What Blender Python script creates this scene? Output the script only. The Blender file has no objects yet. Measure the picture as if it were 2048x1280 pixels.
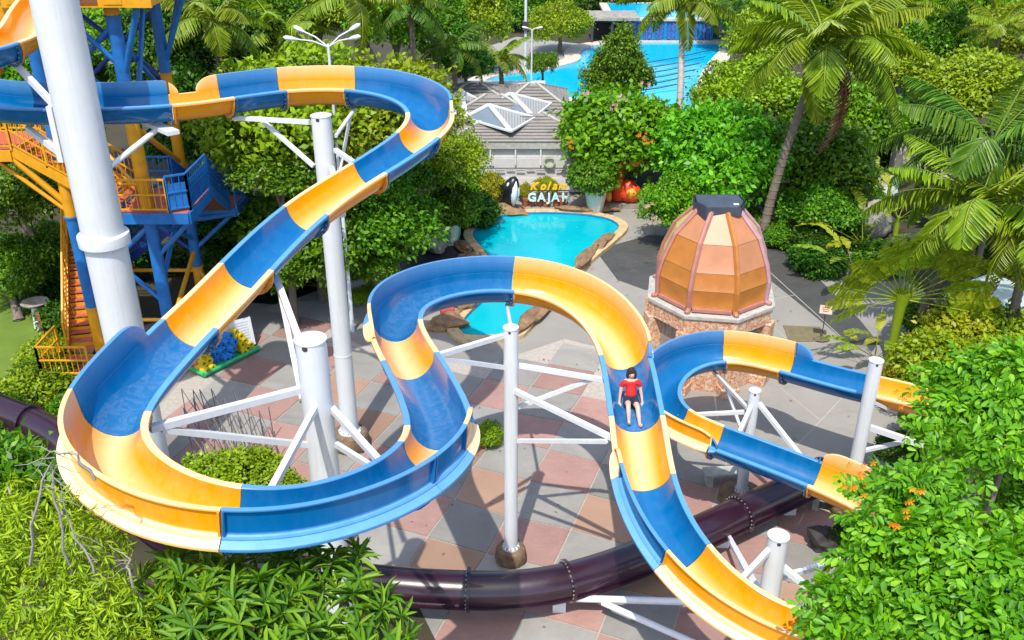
import bpy, bmesh, math, random
import numpy as np
from mathutils import Vector, Matrix

# ------------------------------------------------------------------ camera, sky, sun, exposure
scene = bpy.context.scene
COL = scene.collection
CAM_H, PITCH, FOC = 16.0, math.radians(27.0), 1900.0
cam_data = bpy.data.cameras.new('camera')
cam_data.sensor_width = 36.0
cam_data.lens = FOC / 2048.0 * 36.0
cam_data.clip_end = 2000.0
cam_data.clip_start = 0.1
cam = bpy.data.objects.new('camera', cam_data)
cam.location = (0, 0, CAM_H)
cam.rotation_euler = (math.pi / 2 - PITCH, 0, 0)
COL.objects.link(cam)
scene.camera = cam

SUN_EL, SUN_DIR = math.radians(61.0), (-0.22, -1.0)          # sun stands behind the camera, a little to its left
world = bpy.data.worlds.new('World')
scene.world = world
world.use_nodes = True
wn = world.node_tree.nodes
sky = wn.new('ShaderNodeTexSky')
sky.sky_type = 'NISHITA'
sky.sun_disc = False
sky.sun_elevation = SUN_EL
sky.sun_rotation = math.atan2(SUN_DIR[0], SUN_DIR[1])
sky.air_density = 1.0
sky.dust_density = 1.5
wn['Background'].inputs['Strength'].default_value = 0.15
world.node_tree.links.new(sky.outputs['Color'], wn['Background'].inputs['Color'])
sun_data = bpy.data.lights.new('sun', 'SUN')
sun_data.energy = 2.5
sun_data.angle = math.radians(0.53)
sun_data.color = (1.0, 0.955, 0.87)
sun = bpy.data.objects.new('sun', sun_data)
_l = math.hypot(*SUN_DIR)
_to = Vector((SUN_DIR[0] / _l * math.cos(SUN_EL), SUN_DIR[1] / _l * math.cos(SUN_EL), math.sin(SUN_EL)))
sun.rotation_euler = _to.to_track_quat('Z', 'Y').to_euler()
sun.location = _to * 60
COL.objects.link(sun)
scene.view_settings.view_transform = 'Standard'
scene.view_settings.look = 'None'
scene.view_settings.exposure = 1.02
scene.view_settings.gamma = 1.0
scene.view_settings.use_curve_mapping = False

# ------------------------------------------------------------------ helpers
rnd = random.Random(7)
CT, ST = math.cos(PITCH), math.sin(PITCH)


def _ray(px, py):
    x, y = (px - 1024) / FOC, (640 - py) / FOC
    return Vector((x, CT + y * ST, -ST + y * CT))


def P(px, py, z=0.0):
    """world point at height z on the sight line surveyed from the photograph"""
    d = _ray(px, py)
    return Vector((0, 0, CAM_H)) + d * ((z - CAM_H) / d.z)


def PY(px, py, Y):
    d = _ray(px, py)
    return Vector((0, 0, CAM_H)) + d * (Y / d.y)


def proj(p):
    x, y, z = p[0], p[1], p[2] - CAM_H
    D = y * CT - z * ST
    return 1024 + FOC * x / D, 640 - FOC * (y * ST + z * CT) / D, D


def tag(o, label=None, cat=None, group=None, kind=None):
    if label: o['label'] = label
    if cat: o['category'] = cat
    if group: o['group'] = group
    if kind: o['kind'] = kind
    return o


def empty(name, loc=(0, 0, 0), rz=0.0, label=None, cat=None, group=None):
    o = bpy.data.objects.new(name, None)
    o.location = loc
    o.rotation_euler = (0, 0, rz)
    o.empty_display_size = 0.2
    COL.objects.link(o)
    return tag(o, label, cat, group)


def wm(o):
    b = Matrix.LocRotScale(o.location, o.rotation_euler, o.scale)
    return b if o.parent is None else wm(o.parent) @ o.matrix_parent_inverse @ b


def link(name, me, mat, parent=None, local=False):
    o = bpy.data.objects.new(name, me)
    COL.objects.link(o)
    if mat is not None and not me.materials:
        for m in (mat if isinstance(mat, (list, tuple)) else [mat]):
            me.materials.append(m)
    if parent is not None:
        o.parent = parent
        if not local: o.matrix_parent_inverse = wm(parent).inverted()
    return o



class MB:
    """collects geometry and links it as one mesh object"""

    def __init__(self):
        self.v, self.f, self.mi = [], [], []
        self.cur = 0

    def add(self, vs, fs):
        n = len(self.v)
        self.v += [tuple(q) for q in vs]
        for q in fs:
            self.f.append([i + n for i in q])
            self.mi.append(self.cur)
        return self

    def box(self, c, s, rz=0.0, rot=None):
        c = Vector(c)
        R = rot if rot is not None else Matrix.Rotation(rz, 3, 'Z')
        vs = [c + R @ Vector((x * s[0] / 2, y * s[1] / 2, z * s[2] / 2)) for x, y, z in
              ((-1, -1, -1), (1, -1, -1), (1, 1, -1), (-1, 1, -1), (-1, -1, 1), (1, -1, 1), (1, 1, 1), (-1, 1, 1))]
        return self.add(vs, [(0, 3, 2, 1), (4, 5, 6, 7), (0, 1, 5, 4), (1, 2, 6, 5), (2, 3, 7, 6), (3, 0, 4, 7)])

    def beam(self, a, b, w, h):
        a, b = Vector(a), Vector(b)
        t = (b - a).normalized()
        s = t.cross(Vector((0, 0, 1)))
        s = Vector((1, 0, 0)) if s.length < 1e-4 else s.normalized()
        u = s.cross(t)
        vs = [p + s * (x * w / 2) + u * (y * h / 2) for p in (a, b) for x, y in ((-1, -1), (1, -1), (1, 1), (-1, 1))]
        return self.add(vs, [(0, 3, 2, 1), (4, 5, 6, 7), (0, 1, 5, 4), (1, 2, 6, 5), (2, 3, 7, 6), (3, 0, 4, 7)])

    def tube(self, pts, rad, n=10, cap=True):
        pts = [Vector(p) for p in pts]
        if not isinstance(rad, (list, tuple)): rad = [rad] * len(pts)
        vs, fs = [], []
        ref = None
        for i, p in enumerate(pts):
            t = (pts[min(i + 1, len(pts) - 1)] - pts[max(i - 1, 0)]).normalized()
            if ref is None:
                ref = t.cross(Vector((0, 0, 1)))
                if ref.length < 0.05: ref = t.cross(Vector((0, 1, 0)))
            ref = (ref - t * ref.dot(t)).normalized()
            w = t.cross(ref)
            for k in range(n):
                a = 2 * math.pi * k / n
                vs.append(p + ref * (math.cos(a) * rad[i]) + w * (math.sin(a) * rad[i]))
        for i in range(len(pts) - 1):
            for k in range(n):
                a, b = i * n + k, i * n + (k + 1) % n
                fs.append((a, b, b + n, a + n))
        if cap:
            fs.append(tuple(range(n - 1, -1, -1)))
            fs.append(tuple(range((len(pts) - 1) * n, len(pts) * n)))
        return self.add(vs, fs)

    def lathe(self, c, prof, n=24):
        """prof: (radius, z) pairs, bottom to top"""
        c = Vector(c)
        vs, fs = [], []
        for r, z in prof:
            for k in range(n):
                a = 2 * math.pi * k / n
                vs.append(c + Vector((r * math.cos(a), r * math.sin(a), z)))
        for i in range(len(prof) - 1):
            for k in range(n):
                a, b = i * n + k, i * n + (k + 1) % n
                fs.append((a, b, b + n, a + n))
        fs.append(tuple(range(n - 1, -1, -1)))
        fs.append(tuple(range((len(prof) - 1) * n, len(prof) * n)))
        return self.add(vs, fs)

    def prism(self, poly, z0, z1):
        n = len(poly)
        vs = [(p[0], p[1], z0) for p in poly] + [(p[0], p[1], z1) for p in poly]
        fs = [tuple(range(n - 1, -1, -1)), tuple(range(n, 2 * n))]
        fs += [(i, (i + 1) % n, (i + 1) % n + n, i + n) for i in range(n)]
        return self.add(vs, fs)

    def blob(self, c, r, seed=0, amp=0.25, sub=2, flat=0.0):
        bm = bmesh.new()
        bmesh.ops.create_icosphere(bm, subdivisions=sub, radius=1.0)
        rr = random.Random(seed)
        ph = [rr.uniform(0, 6.28) for _ in range(9)]
        vs = []
        for v in bm.verts:
            p = v.co
            k = 1 + amp * (math.sin(3.1 * p.x + ph[0]) * math.sin(2.7 * p.y + ph[1]) + 0.6 * math.sin(5.3 * p.z + ph[2] + 2 * p.x)
                           + 0.45 * math.sin(7.7 * p.y + ph[3]) * math.sin(6.9 * p.x + ph[4]))
            q = Vector((p.x * r[0], p.y * r[1], p.z * r[2])) * k
            q.z = max(q.z, -flat * r[2]) if flat else q.z
            vs.append(Vector(c) + q)
        fs = [[v.index for v in f.verts] for f in bm.faces]
        bm.free()
        return self.add(vs, fs)

    def mesh(self, name, smooth=None):
        me = bpy.data.meshes.new(name)
        me.from_pydata(self.v, [], self.f)
        me.polygons.foreach_set('material_index', self.mi)
        if smooth is not None:
            me.polygons.foreach_set('use_smooth', [True] * len(self.f))
            if smooth < 179: me.set_sharp_from_angle(angle=math.radians(smooth))
        me.update()
        return me

    def build(self, name, mat, parent=None, smooth=None, local=False):
        return link(name, self.mesh(name, smooth), mat, parent, local)


def bevel(o, w=0.01, seg=1):
    bm = bmesh.new()
    bm.from_mesh(o.data)
    bmesh.ops.bevel(bm, geom=bm.edges[:], offset=w, segments=seg, affect='EDGES', profile=0.5)
    bm.to_mesh(o.data)
    bm.free()
    return o


def copy_tree(o, parent=None):
    c = o.copy()
    COL.objects.link(c)
    if parent is not None:
        c.parent = parent
        c.matrix_parent_inverse = o.matrix_parent_inverse.copy()
    for ch in list(o.children):
        copy_tree(ch, c)
    return c


# ------------------------------------------------------------------ materials
MAT = {}


class NT:
    def __init__(self, name):
        self.m = bpy.data.materials.new(name)
        self.m.use_nodes = True
        self.t = self.m.node_tree
        self.n = self.t.nodes
        self.b = self.n['Principled BSDF']
        self.out = self.n['Material Output']

    def node(self, typ, **kw):
        x = self.n.new(typ)
        for k, v in kw.items():
            if k.startswith('i_'):
                x.inputs[k[2:].replace('_', ' ')].default_value = v
            else:
                setattr(x, k, v)
        return x

    def l(self, a, b):
        self.t.links.new(a, b)

    def coord(self, kind='Object', scale=(1, 1, 1)):
        tc = self.node('ShaderNodeTexCoord')
        mp = self.node('ShaderNodeMapping')
        mp.inputs['Scale'].default_value = scale
        self.l(tc.outputs[kind], mp.inputs['Vector'])
        return mp.outputs['Vector']

    def noise(self, vec, scale, detail=4, rough=0.55, dist=0.0):
        n = self.node('ShaderNodeTexNoise')
        n.inputs['Scale'].default_value = scale
        n.inputs['Detail'].default_value = detail
        n.inputs['Roughness'].default_value = rough
        n.inputs['Distortion'].default_value = dist
        if vec is not None: self.l(vec, n.inputs['Vector'])
        return n.outputs['Fac']

    def ramp(self, fac, stops):
        r = self.node('ShaderNodeValToRGB')
        e = r.color_ramp.elements
        while len(e) < len(stops): e.new(0.5)
        for k, (p, c) in enumerate(stops):
            e[k].position = p
            e[k].color = (*c, 1) if len(c) == 3 else c
        self.l(fac, r.inputs['Fac'])
        return r.outputs['Color']

    def mix(self, fac, a, b, mode='MIX'):
        m = self.node('ShaderNodeMix', data_type='RGBA', blend_type=mode)
        for k, v in ((0, fac), (6, a), (7, b)):
            if isinstance(v, (int, float)): m.inputs[k].default_value = v
            elif isinstance(v, tuple): m.inputs[k].default_value = (*v, 1) if len(v) == 3 else v
            else: self.l(v, m.inputs[k])
        return m.outputs[2]

    def bump(self, h, strength=0.3, dist=0.02):
        b = self.node('ShaderNodeBump')
        b.inputs['Strength'].default_value = strength
        b.inputs['Distance'].default_value = dist
        self.l(h, b.inputs['Height'])
        self.l(b.outputs['Normal'], self.b.inputs['Normal'])

    def color(self, c):
        if isinstance(c, tuple): self.b.inputs['Base Color'].default_value = (*c, 1)
        else: self.l(c, self.b.inputs['Base Color'])

    def set(self, **kw):
        for k, v in kw.items():
            self.b.inputs[k.replace('_', ' ')].default_value = v
        return self


def plain(name, c, rough=0.5, var=0.12, scale=3.0, metal=0.0, bump=0.0, bscale=None, spec=0.5, coat=0.0):
    """a paint or stone: one colour with mottling and a little relief"""
    t = NT(name)
    v = t.coord()
    f = t.noise(v, scale, 5, 0.6)
    d = tuple(x * (1 - var) for x in c)
    u = tuple(min(0.95, x * (1 + var)) for x in c)
    t.color(t.ramp(f, [(0.3, d), (0.7, u)]))
    t.set(Roughness=rough, Metallic=metal)
    t.b.inputs['Specular IOR Level'].default_value = spec
    t.b.inputs['Coat Weight'].default_value = coat
    if bump: t.bump(t.noise(v, bscale or scale * 6, 4, 0.6), bump, 0.02)
    MAT[name] = t.m
    return t.m


def gelcoat(name, c, pale_tone, spots=None):
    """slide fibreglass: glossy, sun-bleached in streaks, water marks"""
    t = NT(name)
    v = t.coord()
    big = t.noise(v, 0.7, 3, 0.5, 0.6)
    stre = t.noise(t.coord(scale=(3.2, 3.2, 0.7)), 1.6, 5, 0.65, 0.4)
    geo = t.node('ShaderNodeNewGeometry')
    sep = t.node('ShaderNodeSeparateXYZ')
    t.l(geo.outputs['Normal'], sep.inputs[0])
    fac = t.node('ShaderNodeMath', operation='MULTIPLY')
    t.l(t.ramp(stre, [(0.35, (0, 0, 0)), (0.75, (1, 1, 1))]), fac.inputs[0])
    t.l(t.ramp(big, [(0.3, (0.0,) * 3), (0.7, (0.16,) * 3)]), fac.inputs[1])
    at = t.node('ShaderNodeAttribute', attribute_name='paleness')  # per point mix towards the paler tone, strongest on the rims
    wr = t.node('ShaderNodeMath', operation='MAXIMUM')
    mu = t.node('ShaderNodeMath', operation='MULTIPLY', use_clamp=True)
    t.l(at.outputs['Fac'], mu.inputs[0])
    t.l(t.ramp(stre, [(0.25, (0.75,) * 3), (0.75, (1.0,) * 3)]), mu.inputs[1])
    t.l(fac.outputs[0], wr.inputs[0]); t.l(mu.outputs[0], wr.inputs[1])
    colr = t.mix(wr.outputs[0], c, pale_tone)
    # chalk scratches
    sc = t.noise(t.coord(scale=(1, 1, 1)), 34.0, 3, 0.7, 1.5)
    colr = t.mix(t.ramp(sc, [(0.62, (0, 0, 0)), (0.8, (0.3,) * 3)]), colr, pale_tone)
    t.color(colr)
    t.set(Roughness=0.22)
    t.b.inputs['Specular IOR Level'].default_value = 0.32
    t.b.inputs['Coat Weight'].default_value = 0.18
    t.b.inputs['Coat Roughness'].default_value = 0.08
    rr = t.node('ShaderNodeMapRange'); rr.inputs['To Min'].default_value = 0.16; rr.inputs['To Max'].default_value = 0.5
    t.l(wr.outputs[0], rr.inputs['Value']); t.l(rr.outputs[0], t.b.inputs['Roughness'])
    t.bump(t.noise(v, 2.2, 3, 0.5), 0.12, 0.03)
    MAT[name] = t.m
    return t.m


def leafmat(name, dark, mid, light, trans=0.28, rough=0.45, yellow=None):
    t = NT(name)
    geo = t.node('ShaderNodeNewGeometry')
    oi = t.node('ShaderNodeObjectInfo')
    v = t.coord()
    big = t.noise(v, 0.55, 3, 0.55)
    ad = t.node('ShaderNodeMath', operation='ADD')
    mu = t.node('ShaderNodeMath', operation='MULTIPLY'); mu.inputs[1].default_value = 0.42
    t.l(geo.outputs['Random Per Island'], mu.inputs[0])
    mb = t.node('ShaderNodeMath', operation='MULTIPLY'); mb.inputs[1].default_value = 0.62
    fin = t.noise(v, 2.6, 3, 0.6)
    sm = t.mix(0.5, big, fin)
    t.l(sm, mb.inputs[0])
    t.l(mu.outputs[0], ad.inputs[0]); t.l(mb.outputs[0], ad.inputs[1])
    stops = [(0.2, dark), (0.52, mid), (0.82, light)]
    if yellow: stops.append((0.93, yellow))
    c = t.ramp(ad.outputs[0], stops)
    hs = t.node('ShaderNodeHueSaturation')
    mr = t.node('ShaderNodeMapRange'); mr.inputs['To Min'].default_value = 0.48; mr.inputs['To Max'].default_value = 0.515
    t.l(oi.outputs['Random'], mr.inputs['Value']); t.l(mr.outputs[0], hs.inputs['Hue'])
    mv = t.node('ShaderNodeMapRange'); mv.inputs['To Min'].default_value = 0.85; mv.inputs['To Max'].default_value = 1.15
    t.l(oi.outputs['Random'], mv.inputs['Value']); t.l(mv.outputs[0], hs.inputs['Value'])
    t.l(c, hs.inputs['Color'])
    t.l(hs.outputs['Color'], t.b.inputs['Base Color'])
    t.set(Roughness=rough)
    t.b.inputs['Specular IOR Level'].default_value = 0.35
    tr = t.node('ShaderNodeBsdfTranslucent')
    tc = t.mix(1.0, hs.outputs['Color'], (1.25, 1.2, 0.35), 'MULTIPLY')
    t.l(tc, tr.inputs['Color'])
    mx = t.node('ShaderNodeMixShader'); mx.inputs[0].default_value = trans
    t.l(t.b.outputs[0], mx.inputs[1]); t.l(tr.outputs[0], mx.inputs[2])
    t.l(mx.outputs[0], t.out.inputs['Surface'])
    MAT[name] = t.m
    return t.m


# slides
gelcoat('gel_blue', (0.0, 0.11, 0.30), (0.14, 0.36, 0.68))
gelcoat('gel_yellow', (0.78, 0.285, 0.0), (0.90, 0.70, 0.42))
t = NT('gel_purple'); v = t.coord()
t.color(t.ramp(t.noise(v, 1.5, 5, 0.6), [(0.3, (0.016, 0.004, 0.011)), (0.7, (0.030, 0.008, 0.019))]))
t.set(Roughness=0.3); t.b.inputs['Coat Weight'].default_value = 0.4; t.bump(t.noise(v, 3, 3), 0.1, 0.03); MAT['gel_purple'] = t.m
# paints
t = NT('white_paint'); v = t.coord()
c = t.ramp(t.noise(v, 2.0, 4, 0.6), [(0.3, (0.60, 0.62, 0.635)), (0.7, (0.65, 0.67, 0.68))])
st = t.noise(t.coord(scale=(5.0, 5.0, 0.22)), 2.4, 5, 0.7, 0.3)                       # rain streaks running down
c = t.mix(t.ramp(st, [(0.52, (0, 0, 0)), (0.80, (0.38,) * 3)]), c, (0.36, 0.35, 0.32))
ru = t.noise(v, 7.0, 5, 0.75)
c = t.mix(t.ramp(ru, [(0.70, (0, 0, 0)), (0.80, (0.5,) * 3)]), c, (0.34, 0.22, 0.13))   # specks of rust
t.color(c); t.set(Roughness=0.4); t.bump(t.noise(v, 14.0, 3), 0.05, 0.01); MAT['white_paint'] = t.m
plain('white_steel', (0.62, 0.64, 0.66), 0.4, 0.06, 6.0)
plain('tower_yellow', (0.66, 0.30, 0.008), 0.42, 0.12, 4.0)
plain('tower_blue', (0.012, 0.14, 0.42), 0.42, 0.25, 3.0)
plain('tower_navy', (0.012, 0.045, 0.24), 0.45, 0.2, 3.0)
plain('tread_red', (0.46, 0.10, 0.06), 0.6, 0.2, 5.0, bump=0.2)
plain('plank_brown', (0.20, 0.075, 0.025), 0.6, 0.25, 6.0, bump=0.2)
plain('bolt_steel', (0.42, 0.42, 0.42), 0.35, 0.2, 9.0, metal=0.6)
plain('dark_iron', (0.05, 0.045, 0.05), 0.5, 0.3, 9.0)
plain('rust_rod', (0.24, 0.07, 0.03), 0.7, 0.3, 9.0)
plain('grey_rod', (0.13, 0.12, 0.12), 0.6, 0.3, 9.0)
# masonry
plain('grout', (0.38, 0.34, 0.29), 0.85, 0.15, 8.0, bump=0.3)
plain('rockwork', (0.16, 0.105, 0.062), 0.9, 0.45, 5.0, bump=0.9, bscale=14)
plain('rock_brown', (0.22, 0.135, 0.07), 0.9, 0.45, 3.0, bump=0.9, bscale=9)
plain('rock_grey', (0.27, 0.25, 0.21), 0.9, 0.35, 3.0, bump=0.8, bscale=8)
plain('rock_black', (0.035, 0.03, 0.03), 0.8, 0.4, 5.0, bump=0.8, bscale=9)
plain('coping', (0.50, 0.37, 0.20), 0.8, 0.25, 4.0, bump=0.4)
plain('stone_bench', (0.36, 0.39, 0.35), 0.75, 0.2, 6.0, bump=0.3)


def concrete(name, a, b, stain, scale=0.45, rough=0.75, bump=0.25, streak=True):
    t = NT(name)
    v = t.coord()
    c = t.ramp(t.noise(v, scale, 6, 0.65, 0.5), [(0.28, a), (0.72, b)])
    st = t.noise(t.coord(scale=(1.0, 2.6, 1.0)), scale * 3.1, 5, 0.7, 0.8)
    c = t.mix(t.ramp(st, [(0.5, (0, 0, 0)), (0.78, (0.55,) * 3)]), c, stain)
    fine = t.noise(v, 38.0, 3, 0.7)
    c = t.mix(t.ramp(fine, [(0.3, (0.0,) * 3), (0.8, (0.32,) * 3)]), c, tuple(x * 0.55 for x in a))
    oi = t.node('ShaderNodeObjectInfo')
    hs = t.node('ShaderNodeHueSaturation')
    mv = t.node('ShaderNodeMapRange'); mv.inputs['To Min'].default_value = 0.84; mv.inputs['To Max'].default_value = 1.14
    t.l(oi.outputs['Random'], mv.inputs['Value']); t.l(mv.outputs[0], hs.inputs['Value']); t.l(c, hs.inputs['Color'])
    t.l(hs.outputs['Color'], t.b.inputs['Base Color'])
    t.set(Roughness=rough)
    t.bump(t.noise(v, 22.0, 5, 0.65), bump, 0.01)
    MAT[name] = t.m


concrete('slab_pink', (0.30, 0.17, 0.14), (0.39, 0.235, 0.20), (0.42, 0.31, 0.265), 0.9)
concrete('slab_grey', (0.225, 0.215, 0.195), (0.32, 0.305, 0.275), (0.35, 0.325, 0.285), 0.9)
concrete('slab_rust', (0.30, 0.18, 0.12), (0.36, 0.23, 0.16), (0.28, 0.20, 0.15), 0.9)
concrete('plaza_grey', (0.26, 0.245, 0.215), (0.325, 0.31, 0.275), (0.20, 0.19, 0.17), 0.3)
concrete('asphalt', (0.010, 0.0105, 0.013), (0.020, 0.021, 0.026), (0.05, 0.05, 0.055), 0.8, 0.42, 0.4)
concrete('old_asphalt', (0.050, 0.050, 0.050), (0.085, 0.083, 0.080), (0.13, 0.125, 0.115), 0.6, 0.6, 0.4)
concrete('soil', (0.035, 0.030, 0.016), (0.06, 0.05, 0.024), (0.03, 0.05, 0.012), 0.6, 0.95, 0.6)
concrete('lawn', (0.10, 0.17, 0.012), (0.15, 0.235, 0.018), (0.12, 0.20, 0.012), 0.9, 0.9, 0.8)
concrete('pale_deck', (0.34, 0.44, 0.40), (0.42, 0.52, 0.48), (0.40, 0.38, 0.30), 0.6, 0.4, 0.15)
concrete('white_wall', (0.60, 0.58, 0.55), (0.72, 0.70, 0.68), (0.36, 0.33, 0.31), 0.7, 0.8, 0.2)
concrete('roof_grey', (0.20, 0.185, 0.17), (0.28, 0.26, 0.24), (0.10, 0.095, 0.09), 0.7, 0.85, 0.5)
concrete('thatch', (0.24, 0.20, 0.17), (0.33, 0.29, 0.25), (0.15, 0.12, 0.10), 1.2, 0.95, 1.0)
concrete('bark', (0.13, 0.10, 0.075), (0.22, 0.18, 0.14), (0.07, 0.055, 0.04), 2.0, 0.95, 1.0)
concrete('bark_pale', (0.30, 0.27, 0.24), (0.40, 0.37, 0.33), (0.18, 0.15, 0.13), 2.0, 0.95, 0.9)


def water(name, a, b, dark):
    t = NT(name)
    v = t.coord()
    c = t.ramp(t.noise(v, 0.22, 3, 0.5), [(0.3, a), (0.7, b)])
    vo = t.node('ShaderNodeTexVoronoi', feature='SMOOTH_F1')
    vo.inputs['Scale'].default_value = 1.7
    t.l(v, vo.inputs['Vector'])
    c = t.mix(t.ramp(vo.outputs['Distance'], [(0.1, (0, 0, 0)), (0.9, (0.22,) * 3)]), c, dark)
    t.color(c)
    t.set(Roughness=0.06, IOR=1.33)
    n = t.noise(v, 3.5, 3, 0.55, 0.4)
    t.bump(n, 0.12, 0.05)
    MAT[name] = t.m


water('pool_water', (0.0, 0.34, 0.42), (0.005, 0.43, 0.48), (0.0, 0.28, 0.40))
water('lagoon_water', (0.0, 0.36, 0.62), (0.0, 0.44, 0.68), (0.0, 0.28, 0.55))
plain('pool_tile', (0.01, 0.20, 0.42), 0.25, 0.25, 6.0)
plain('fall_tile', (0.05, 0.12, 0.34), 0.3, 0.6, 7.0, bump=0.4)
# foliage
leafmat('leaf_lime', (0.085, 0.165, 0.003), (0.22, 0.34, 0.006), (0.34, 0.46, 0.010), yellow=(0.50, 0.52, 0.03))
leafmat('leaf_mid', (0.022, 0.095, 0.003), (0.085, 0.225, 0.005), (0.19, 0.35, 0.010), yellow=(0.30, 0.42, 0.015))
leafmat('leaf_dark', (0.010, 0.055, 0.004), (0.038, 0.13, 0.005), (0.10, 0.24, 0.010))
leafmat('leaf_glossy', (0.030, 0.15, 0.003), (0.11, 0.34, 0.006), (0.25, 0.52, 0.014), rough=0.42, trans=0.32, yellow=(0.36, 0.56, 0.02))
leafmat('leaf_mango', (0.020, 0.11, 0.004), (0.08, 0.265, 0.007), (0.24, 0.45, 0.014), rough=0.5, yellow=(0.36, 0.50, 0.02))
leafmat('leaf_feather', (0.10, 0.22, 0.004), (0.26, 0.40, 0.006), (0.40, 0.51, 0.014), rough=0.55, yellow=(0.56, 0.52, 0.03))
leafmat('leaf_palm', (0.085, 0.17, 0.008), (0.20, 0.31, 0.010), (0.33, 0.42, 0.025), rough=0.36, yellow=(0.50, 0.48, 0.05))
leafmat('leaf_palm_dark', (0.035, 0.10, 0.010), (0.09, 0.20, 0.012), (0.20, 0.32, 0.03), rough=0.36)
leafmat('leaf_yellowing', (0.20, 0.26, 0.008), (0.32, 0.37, 0.010), (0.44, 0.42, 0.02), yellow=(0.58, 0.46, 0.03))
leafmat('leaf_croton', (0.14, 0.20, 0.005), (0.30, 0.32, 0.01), (0.48, 0.36, 0.02), yellow=(0.55, 0.25, 0.02))
leafmat('leaf_dead', (0.14, 0.05, 0.025), (0.26, 0.10, 0.05), (0.36, 0.20, 0.12), trans=0.1)
leafmat('petal_pink', (0.60, 0.22, 0.24), (0.72, 0.38, 0.36), (0.80, 0.60, 0.52), trans=0.2)
leafmat('petal_orange', (0.75, 0.12, 0.01), (0.85, 0.22, 0.015), (0.90, 0.34, 0.05), trans=0.2)
# ------------------------------------------------------------------ the setting: ground, paths, pools
def sheet(name, poly, z, mat, thick=None):
    mb = MB()
    if thick: mb.prism(poly, z - thick, z)
    else: mb.add([(p[0], p[1], z) for p in poly], [tuple(range(len(poly)))])
    o = mb.build(name, MAT[mat])
    tag(o, kind='structure')
    return o


def pix(*pts, z=0.0):
    return [P(a, b, z) for a, b in pts]


def ccw(poly):
    a = sum(poly[i][0] * poly[(i + 1) % len(poly)][1] - poly[(i + 1) % len(poly)][0] * poly[i][1] for i in range(len(poly)))
    return poly if a > 0 else poly[::-1]


def inside(x, y, poly):
    r = False
    j = len(poly) - 1
    for i in range(len(poly)):
        xi, yi, xj, yj = poly[i][0], poly[i][1], poly[j][0], poly[j][1]
        if (yi > y) != (yj > y) and x < (xj - xi) * (y - yi) / (yj - yi) + xi: r = not r
        j = i
    return r


g = sheet('ground', [(-900, -60), (900, -60), (900, 1500), (-900, 1500)], -0.02, 'soil')
# concrete plaza round the slides
plaza_poly = ccw([(-16.5, 4), (17.5, 4), (18.5, 24), (16.2, 34), (13.5, 42), (9.5, 46), (-3, 44.5), (-9, 40), (-10.5, 33), (-13.5, 31), (-15.2, 24)])
plaza = sheet('plaza_pavement', plaza_poly, 0.0, 'plaza_grey')
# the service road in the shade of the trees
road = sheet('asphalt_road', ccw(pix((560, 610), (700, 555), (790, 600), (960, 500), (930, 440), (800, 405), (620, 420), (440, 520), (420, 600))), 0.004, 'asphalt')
road2 = sheet('asphalt_path', ccw(pix((1190, 500), (1300, 470), (1560, 480), (1720, 640), (1760, 690), (1700, 690), (1540, 560), (1290, 580), (1235, 560))), 0.004, 'old_asphalt')
lawn = sheet('lawn', ccw(pix((-300, 520), (60, 470), (110, 560), (110, 700), (120, 820), (-20, 900), (-400, 800))), 0.006, 'lawn')
lawn2 = sheet('lawn_strip', ccw(pix((1985, 535), (2080, 580), (2200, 640), (2300, 560), (2060, 500))), 0.006, 'lawn')
deck = sheet('wading_pool_floor', ccw(pix((1860, 640), (1900, 575), (1985, 545), (2080, 590), (2260, 680), (2200, 760), (1950, 700))), 0.008, 'pale_deck')
wetpaths = sheet('wading_pool_floor', ccw(pix((1660, 440), (1790, 420), (1800, 350), (1720, 330), (1640, 400))), 0.008, 'pale_deck')

# ---- paving slabs, 1.6 m squares laid as a chequerboard, each its own piece with open joints
LA, LB, LO = Vector((1.546, -0.603, 0)), Vector((-0.565, -1.481, 0)), Vector((0.496, 21.515, 0))
slab_base = sheet('paving', ccw(pix((395, 725), (470, 640), (560, 605), (690, 600), (660, 660), (720, 690), (860, 715), (960, 735), (1130, 678), (1215, 700), (1235, 930), (1345, 955), (1440, 880), (1560, 950), (1690, 1010), (1760, 1120), (1800, 1500), (200, 1500), (200, 900), (330, 800))), 0.008, 'grout')
slab_poly = [(v[0], v[1]) for v in ccw(pix((400, 722), (472, 645), (560, 610), (685, 606), (655, 660), (720, 695), (860, 720), (960, 740), (1130, 683), (1210, 703), (1240, 935), (1345, 962), (1440, 888), (1555, 955), (1685, 1015), (1755, 1125), (1795, 1500), (205, 1500), (205, 905), (335, 805)))]
_jit = {}


def corner(i, j):
    if (i, j) not in _jit:
        r = random.Random(i * 92821 + j * 689287 + 11)
        _jit[(i, j)] = Vector((r.uniform(-.07, .07), r.uniform(-.07, .07), 0))
    p = LO + LA * i + LB * j + _jit[(i, j)]
    # the courses swing slightly towards the tower
    return p


def clip(poly, clipper):
    """Sutherland-Hodgman against a convex clipper"""
    out = poly
    n = len(clipper)
    for i in range(n):
        a, b = clipper[i], clipper[(i + 1) % n]
        inp, out = out, []
        if not inp: break
        side = lambda p: (b[0] - a[0]) * (p[1] - a[1]) - (b[1] - a[1]) * (p[0] - a[0])
        for k in range(len(inp)):
            p, q = inp[k], inp[(k + 1) % len(inp)]
            sp, sq = side(p), side(q)
            if sp >= 0: out.append(p)
            if (sp >= 0) != (sq >= 0):
                t_ = sp / (sp - sq)
                out.append((p[0] + (q[0] - p[0]) * t_, p[1] + (q[1] - p[1]) * t_))
    return out


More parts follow.
